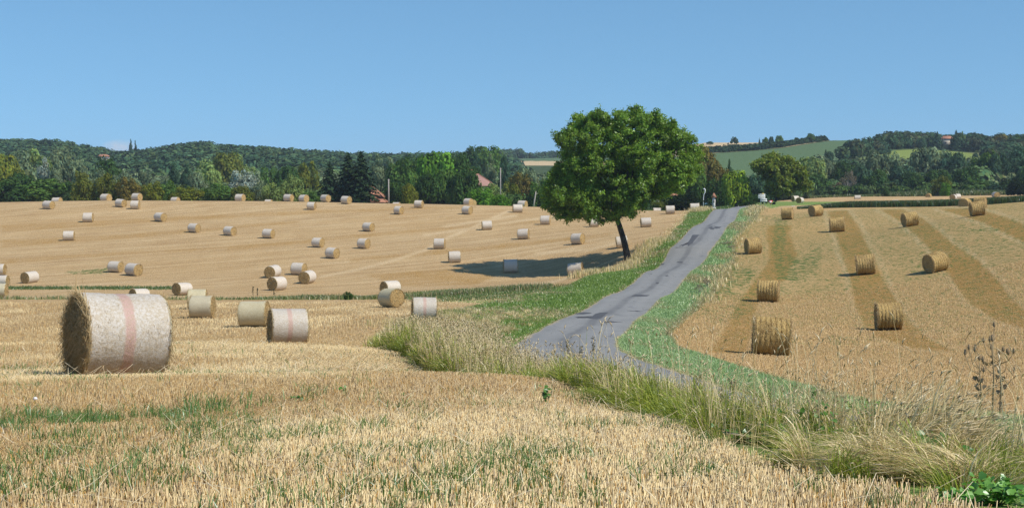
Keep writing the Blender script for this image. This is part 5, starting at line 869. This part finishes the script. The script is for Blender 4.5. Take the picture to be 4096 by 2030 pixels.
def signs():
    d = 246; X = (3050 - 2048) / F * d; z0 = float(H(X, d)); y2z = lambda y: -(y - HOR) / F * d - z0; wpx = d / F
    r = empty('direction_sign', (X, d, z0)); tag(r, 'white road direction sign with stacked panels and yellow number plate', 'road sign')
    for k in (-8, 8): m = MB(); m.tube([(k * wpx, .06, -.2), (k * wpx, .06, y2z(774))], .05, 8); m.build('post', M['metal'], r)
    for x0, x1, ya, yb in ((3034, 3060, 776, 781.2), (3032.5, 3060, 782, 787.2), (3033.5, 3060, 788, 793.2), (3041, 3066, 793.8, 799.6), (3041, 3066, 800.4, 806.4)):
        m = MB(); a, b_ = (x0 - 3050) * wpx, (x1 - 3050) * wpx; za, zb = y2z(ya), y2z(yb); zm = (za + zb) / 2; tip = a - .09 if x0 < 3040 else b_ + .09
        poly = [(a, zb), (b_, zb), (b_, za), (a, za), (tip, zm)] if x0 < 3040 else [(a, zb), (b_, zb), (tip, zm), (b_, za), (a, za)]; m.prism(poly, -.03, 0.); pn = m.build('panel', M['white'], r)
        t = MB(); u = a + .12
        while u < b_ - .15:
            l = rng.uniform(.05, .10); t.box((u + l / 2, -.033, zm + rng.uniform(-.01, .01)), (l, .006, .07)); u += l + .03
        t.build('lettering', M['black'], pn)
    m = MB(); m.box(((3046 + 4 - 3050) * wpx, -.02, y2z(774)), (8.5 * wpx, .03, 3.4 * wpx)); m.build('number_plate', M['yellow'], r)
    d = 238; cx = 3081; X = (cx - 2048) / F * d; z0 = float(H(X, d)); k = d / F; y2z = lambda y: -(y - HOR) / F * d - z0
    r = empty('give_way_sign', (X, d, z0)); tag(r, 'red bordered white triangle give way sign on a short post', 'road sign')
    m = MB(); m.tube([(0, .05, -.2), (0, .05, y2z(803))], .035, 8); m.build('post', M['metal'], r)
    def tri(s): c = 807.2; return [(-10 * k * s, y2z(c - 5.8 * s)), (0, y2z(c + 11.6 * s)), (10 * k * s, y2z(c - 5.8 * s))]
    m = MB(); m.prism(tri(1.)[::-1], -.02, .01); m.build('red_border', M['red'], r); m = MB(); m.prism(tri(.60)[::-1], -.028, -.021); m.build('white_field', M['white'], r)
    # white curved lamp
    d = 236; X = (2816 - 2048) / F * d; z0 = float(H(X, d)); zt = -(753 - HOR) / F * d - z0; r = empty('garden_lamp', (X, d, z0)); tag(r, 'white crook-shaped lamp post beside the bronze-green tree', 'lamp post'); m = MB(); m.tube([(-.12, 0, 0), (-.12, 0, zt * .5), (-.05, 0, zt * .72), (.12, 0, zt * .80), (.16, 0, zt * .93), (-.02, 0, zt)], [.07, .06, .05, .07, .09, .05], 8); m.build('post', M['white'], r, True); m = MB(); m.tube([(-.16, 0, zt * .97), (.14, 0, zt * .99)], [.10, .06], 8); m.build('lamp_head', M['white'], r)
    X = (2855 - 2048) / F * d; z0 = float(H(X, d)); zt = -(771 - HOR) / F * d - z0; r = empty('shrine', (X, d, z0)); tag(r, 'small white roadside shrine with an orange pitched roof', 'shrine'); m = MB(); m.box((0, 0, zt * .36), (.42, .4, zt * .72)); m.box((0, -.02, zt * .05), (.6, .55, zt * .12)); m.build('body', M['whitewall'], r); m = MB(); m.prism([(-.46, zt * .72), (.46, zt * .72), (0, zt)], -.35, .35); m.build('roof', M['roof'], r)
    m = MB(); m.prism([(-.1, zt * .40), (.1, zt * .40), (.1, zt * .58), (0, zt * .66), (-.1, zt * .58)], -.215, -.205); m.build('niche', M['dark'], r)
    d = 238; X = (2137 - 2048) / F * d; z0 = float(H(X, d)); zt = -(764 - HOR) / F * d - z0; m = MB(); m.tube([(-.15, 0, -.2), (.02, 0, zt * .4), (.2, 0, zt * .8), (.28, 0, zt)], [.16, .13, .11, .05], 8); m.tube([(.2, 0, zt * .8), (.45, .05, zt * .86), (.62, .05, zt * .85)], [.07, .05, .02], 6); o = m.build('dead_stump', M['pale_bark'], None, True); o.location = (X, d, z0); tag(o, 'pale leaning dead tree stump with a broken side branch', 'tree stump')
    p = hit(3173, 828); m = MB(); V = []; n = 7
    for i in range(n):
        for j in range(n): V.append(((i / (n - 1) - .5) * .5, (j / (n - 1) - .5) * .5, .10 + .09 * rng.random()))
    o = mk('plastic_sheet', np.array(V), np.array([(i * n + j, (i + 1) * n + j, (i + 1) * n + j + 1, i * n + j + 1) for i in range(n - 1) for j in range(n - 1)]), M['plastic']); o.location = p; tag(o, 'crumpled scrap of white plastic in the grass below the give way sign', 'litter')
    m = MB(); V = rng.normal(size=(1, 3))
    for px, py, s_ in ((155, 1617, .024),):
        p = hit(px, py); b = MB(); th = np.linspace(0, math.pi, 6); k8 = 9; Vv = np.array([(s_ * math.sin(a) * math.cos(2 * math.pi * j / k8) * rng.uniform(.85, 1.15), s_ * math.sin(a) * math.sin(2 * math.pi * j / k8) * .8, s_ * .7 * math.cos(a)) for a in th for j in range(k8)])
        b.add(Vv, [[(i * k8 + j, i * k8 + (j + 1) % k8, (i + 1) * k8 + (j + 1) % k8, (i + 1) * k8 + j) for i in range(5) for j in range(k8)]]); o = b.build('stone', M['whitewall'], None, True); o.location = (p[0], p[1] - .1, p[2] + .075); tag(o, 'small white stone lying on the near stubble below the big bale', 'stone')
signs()
# ------------------------------------------------------------------ weeds close to the lens
def leafmesh(P, N, A, s, col):
    """five-cornered folded leaves: centre P, normal N, axis A"""
    n = len(P); B = np.cross(N, A); B /= np.linalg.norm(B, axis=1)[:, None] + 1e-9; V = np.empty((n, 7, 3)); s = s[:, None]
    sh = [(-.45, 0, 0), (-.5, .34, .08), (-.05, .50, .10), (.6, 0, -.10), (-.05, -.50, .10), (-.5, -.34, .08), (.05, 0, -.02)]
    for i, (a, b, c) in enumerate(sh): V[:, i] = P + A * s * a + B * s * b + N * s * c
    i0 = np.arange(n)[:, None] * 7; Ft = np.concatenate([i0 + np.array(t) for t in ((6, 0, 1), (6, 1, 2), (6, 2, 3), (6, 3, 4), (6, 4, 5), (6, 5, 0))]); return V.reshape(-1, 3), [Ft], np.repeat(col, 7, 0)
def leafy(name, label, cat, pos, spread, hgt, n, size, c0, c1, group=None):
    r = empty(name, pos); tag(r, label, cat, group); m = MB(); P = []
    for k in range(max(3, n // 9)):
        t = rng.uniform(0, 6.28); e = rng.uniform(.3, 1) ; q = np.array([math.cos(t) * spread[0] * e, math.sin(t) * spread[1] * e, hgt * rng.uniform(.35, 1)]); mid = q * .5 + np.array([0, 0, hgt * .25]); m.tube([(0, 0, -.02), mid, q], [.004, .003, .0015], 5)
        for u in np.linspace(.25, 1, 9): pp = (1 - u) ** 2 * np.zeros(3) + 2 * u * (1 - u) * mid * 1.2 + u * u * q; P.append(pp + rng.normal(0, size * .45, 3))
    m.build('stem', M['stem'], r); P = np.array(P); P[:, 2] = np.maximum(P[:, 2], .015); n = len(P); N = np.array([0, -.25, .8]) + rng.normal(0, .45, (n, 3)); N /= np.linalg.norm(N, axis=1)[:, None]; A = np.cross(N, rng.normal(size=(n, 3))); A /= np.linalg.norm(A, axis=1)[:, None]
    V, Fs, C = leafmesh(P, N, A, size * rng.uniform(.6, 1.3, n), lerp(c0, c1, rng.random(n)) * (1.55 if name == 'bindweed' else 1.)); mk('foliage', V, Fs, M['grass'], col=C, parent=r)
M['stem'] = plain('green_stem', (.10, .13, .04), .8, .1); M['dry_stem'] = plain('dry_stem', (.30, .23, .13), .9, .1); M['teasel'] = plain('teasel_head', (.27, .20, .12), .9, .1, .4, 60.)
def ground_at(X, Y): return (X, Y, float(H(X, Y)))
def weeds():
    g0, g1 = (.055, .15, .022), (.15, .30, .05)
    for X, Y, sp, h, n, s_, lb, nm in ((2.22, 6.45, (.30, .18), .11, 190, .036, 'bright green bindweed mat in the near stubble corner', 'bindweed'), (2.02, 6.35, (.16, .12), .08, 80, .034, 'smaller green bindweed patch left of the mat', 'bindweed'), (1.74, 10.0, (.34, .2), .16, 110, .034, 'low leafy weed at the stubble edge before the combed tussock', 'leafy_weed'),
                                       (2.10, 10.2, (.26, .2), .40, 110, .036, 'climbing bryony with dark lobed leaves in the tall grass', 'bryony_vine'), (2.65, 10.4, (.34, .2), .40, 120, .036, 'bryony tangle right of the climbing one', 'bryony_vine'), (1.95, 9.4, (.28, .15), .32, 100, .034, 'bryony shoots low in front of the tall grass', 'bryony_vine'), (2.5, 8.2, (.2, .15), .25, 60, .05, 'dark leafy weed under the pale upright tussock', 'leafy_weed')):
        leafy(nm, lb, 'weed', ground_at(X, Y), sp, h, n, s_, g0, g1)
    for i, (px, py, h, lb) in enumerate(((1387, 1575, .07, 'flat green seedling on the stubble nearest the big bale'), (1637, 1595, .07, 'flat green seedling on the stubble, second from the big bale'), (2183, 1634, .24, 'upright dark seedling alone in the stubble by the bank'), (1190, 1600, .07, 'small seedling right of the big bale'), (2825, 1912, .08, 'broad-leaved seedling in the near stubble'), (1530, 1352, .18, 'small green weed among stubble below the pale yellow bale'), (1545, 1378, .15, 'lower small green weed below the pale yellow bale'))):
        p = hit(px, py); leafy('seedling', lb, 'seedling', p, (.085, .06) if h < .15 else (.04, .03), .045 if h < .15 else h, 12, .042 if p[1] < 25 else .08, g0, g1, 'seedlings in the stubble')
    # teasels on the far side of the road
    for X, Y, h, lb in ((6.32, 18.6, 1.22, 'tall dry teasel, tallest, with brown spiny heads'), (6.02, 18.2, .92, 'dry teasel left of the tallest one'), (6.52, 18.9, 1.0, 'dry teasel right of the tallest one')):
        r = empty('teasel', ground_at(X, Y)); tag(r, lb, 'teasel', 'teasels by the road'); m = MB(); hd = MB(); lf = []
        m.tube([(0, 0, -.05), (.02, 0, h * .5), (-.01, 0, h * .92)], [.014, .011, .006], 6); tips = [(-.01, 0, h * .92)]
        for k in range(6): z0 = h * rng.uniform(.4, .85); t = rng.uniform(0, 6.28); e = rng.uniform(.10, .24); q = (math.cos(t) * e, math.sin(t) * e * .7, z0 + rng.uniform(.14, .3)); m.tube([(0, 0, z0), (q[0] * .6, q[1] * .6, z0 + .05), q], [.007, .005, .004], 5); tips.append(q)
        m.build('stem', M['dry_stem'], r)
        for q in tips:
            hd = MB(); hd.tube([(q[0], q[1], q[2] - .005), (q[0], q[1], q[2] + .012), (q[0], q[1], q[2] + .035), (q[0], q[1], q[2] + .06), (q[0], q[1], q[2] + .075)], [.006, .016, .018, .012, .003], 8)
            for _ in range(4): t = rng.uniform(0, 6.28); hd.tube([(q[0], q[1], q[2]), (q[0] + .035 * math.cos(t), q[1] + .035 * math.sin(t), q[2] + .03), (q[0] + .03 * math.cos(t), q[1] + .03 * math.sin(t), q[2] + .085)], [.002, .002, .001], 4)
            hd.build('seed_head', M['teasel'], r)
        n = 12; P = np.stack([rng.normal(0, .05, n), rng.normal(0, .05, n), rng.uniform(.15, .75, n) * h], -1); N = rng.normal(size=(n, 3)); N /= np.linalg.norm(N, axis=1)[:, None]; A = np.array([0, 0, -1.]) + rng.normal(0, .3, (n, 3)); A /= np.linalg.norm(A, axis=1)[:, None]; V, Fs, C = leafmesh(P, N, A, rng.uniform(.04, .085, n), lerp((.20, .14, .08), (.36, .27, .15), rng.random(n))); mk('dry_leaves', V, Fs, M['blade'], col=C, parent=r)
    # docks on the bank
    for px, py, h, lb in ((2270, 1440, .62, 'dark dock stem on the bank, left of three'), (2325, 1445, .45, 'short dark dock stem on the bank between two taller'), (2372, 1450, .78, 'tallest dark dock stem on the bank before the road'), (2930, 1620, .5, 'dark dock stem beside the lower road gap'), (1012, 1190, .9, 'dark thistle stem in the grass dip, left one'), (1030, 1190, .75, 'dark thistle stem in the grass dip, right one'), (1096, 1186, .7, 'thin thistle stem in the grass dip under the cluster of bales')):
        p = hit(px, py); big = 1.6 if p[1] > 60 else 1.; r = empty('dock_plant', p); tag(r, lb, 'dock', 'dock stems'); m = MB(); m.tube([(0, 0, 0), (.02, 0, h * .5), (0, .01, h)], [.008 * big, .006 * big, .003 * big], 5)
        for k in range(6): t = rng.uniform(0, 6.28); z0 = h * rng.uniform(.3, .8); m.tube([(0, 0, z0), (.06 * math.cos(t), .06 * math.sin(t), z0 + .14)], [.004 * big, .002 * big], 4)
        m.build('stem', M['dry_stem'], r); n = 60; z = h * rng.uniform(.25, 1., n); P = np.stack([rng.normal(0, .03, n), rng.normal(0, .03, n), z], -1); N = rng.normal(size=(n, 3)); N /= np.linalg.norm(N, axis=1)[:, None]; A = np.cross(N, rng.normal(size=(n, 3))); A /= np.linalg.norm(A, axis=1)[:, None]; V, Fs, C = leafmesh(P, N, A, rng.uniform(.02, .05, n) * big, lerp((.05, .06, .02), (.16, .13, .06), rng.random(n))); mk('leaves', V, Fs, M['blade'], col=C, parent=r)
weeds()
stubble(); green_grass(); tall_grass(); crops()
# ------------------------------------------------------------------ light, sky, air, camera
SUN = Vector((.58, -.34, .745)).normalized()
sl = bpy.data.lights.new('sun', 'SUN'); sl.energy = 4.8; sl.angle = R(.5); sl.color = (1, .935, .825)
so = bpy.data.objects.new('sun', sl); COL.objects.link(so); so.rotation_euler = (-SUN).to_track_quat('-Z', 'Y').to_euler()
w = bpy.data.worlds.new('World'); S.world = w; w.use_nodes = True; nt = w.node_tree; bg = nt.nodes['Background']
sky = nt.nodes.new('ShaderNodeTexSky'); sky.sky_type = 'NISHITA'; sky.sun_disc = False; sky.sun_elevation = math.asin(SUN.z); sky.sun_rotation = math.atan2(SUN.x, SUN.y); sky.altitude = 0; sky.air_density = 1.0; sky.dust_density = 0; sky.ozone_density = 7.0
tc = nt.nodes.new('ShaderNodeTexCoord'); sp = nt.nodes.new('ShaderNodeSeparateXYZ'); mz = nt.nodes.new('ShaderNodeMath'); mz.operation = 'MULTIPLY_ADD'; mz.inputs[1].default_value = .95; mz.inputs[2].default_value = .150; cb = nt.nodes.new('ShaderNodeCombineXYZ'); nl = nt.nodes.new('ShaderNodeVectorMath'); nl.operation = 'NORMALIZE'
nt.links.new(tc.outputs['Generated'], sp.inputs[0]); nt.links.new(sp.outputs[0], cb.inputs[0]); nt.links.new(sp.outputs[1], cb.inputs[1]); nt.links.new(sp.outputs[2], mz.inputs[0]); nt.links.new(mz.outputs[0], cb.inputs[2]); nt.links.new(cb.outputs[0], nl.inputs[0]); nt.links.new(nl.outputs[0], sky.inputs[0])
bg.inputs[1].default_value = .146
tm_ = nt.nodes.new('ShaderNodeMix'); tm_.data_type = 'RGBA'; tm_.blend_type = 'MULTIPLY'; tm_.inputs[0].default_value = 1; tm_.inputs[7].default_value = (.93, 1.085, .985, 1); nt.links.new(sky.outputs[0], tm_.inputs[6]); cdir = Vector((*(lambda a: (a[0], 1, a[1]))(ray(478, 590)),)).normalized()
def wn(ty, ins, op=None):
    n_ = nt.nodes.new(ty)
    if op: n_.operation = op
    for k_, v_ in ins.items():
        if isinstance(v_, bpy.types.NodeSocket): nt.links.new(v_, n_.inputs[k_])
        else: n_.inputs[k_].default_value = v_
    return n_
cl_d = wn('ShaderNodeVectorMath', {0: tc.outputs['Generated'], 1: cdir}, 'SUBTRACT'); cl_s = wn('ShaderNodeVectorMath', {0: cl_d.outputs[0], 1: (1, 1, 2.2)}, 'MULTIPLY'); cl_l = wn('ShaderNodeVectorMath', {0: cl_s.outputs[0]}, 'LENGTH'); cl_n = wn('ShaderNodeTexNoise', {'Vector': tc.outputs['Generated'], 'Scale': 260., 'Detail': 4})
cl_a = wn('ShaderNodeMapRange', {'Value': cl_l.outputs['Value'], 'From Min': .004, 'From Max': .013, 'To Min': 1., 'To Max': 0.}); cl_m = wn('ShaderNodeMath', {0: cl_a.outputs[0], 1: cl_n.outputs[0]}, 'MULTIPLY')
cl_x = nt.nodes.new('ShaderNodeMix'); cl_x.data_type = 'RGBA'; nt.links.new(cl_m.outputs[0], cl_x.inputs[0]); nt.links.new(tm_.outputs[2], cl_x.inputs[6]); cl_x.inputs[7].default_value = (5.2, 5.0, 5.2, 1); nt.links.new(cl_x.outputs[2], bg.inputs[0])
def haze():
    m = bpy.data.materials.new('haze_air'); m.use_nodes = True; t = m.node_tree; t.nodes.clear(); o = t.nodes.new('ShaderNodeOutputMaterial'); v = t.nodes.new('ShaderNodeVolumePrincipled'); v.inputs['Color'].default_value = (.72, .84, 1, 1); v.inputs['Density'].default_value = HAZE; t.links.new(v.outputs[0], o.inputs['Volume'])
    b = MB(); x, y0, y1, z0, z1 = 2600, -60, 3700, -60, 75; b.box((0, (y0 + y1) / 2, (z0 + z1) / 2), (2 * x, y1 - y0, z1 - z0)); tag(b.build('haze', m), 'thin blue summer haze in the air over the valley', 'haze', kind='stuff')
HAZE = .00014
haze()
cam = bpy.data.cameras.new('camera'); cam.sensor_width = 36; cam.lens = 36 * F / 4096; cam.clip_end = 8000; cam.clip_start = .05
co = bpy.data.objects.new('camera', cam); COL.objects.link(co); co.location = (0, 0, 0); co.rotation_euler = (math.pi / 2 - PITCH, 0, 0); S.camera = co
S.view_settings.view_transform = 'Standard'; S.view_settings.look = 'None'; S.view_settings.exposure = 0; S.view_settings.gamma = 1
S.cycles.max_bounces = 6; S.cycles.diffuse_bounces = 3; S.cycles.glossy_bounces = 2; S.cycles.transmission_bounces = 3; S.cycles.use_denoising = True; S.cycles.denoising_prefilter = 'NONE'
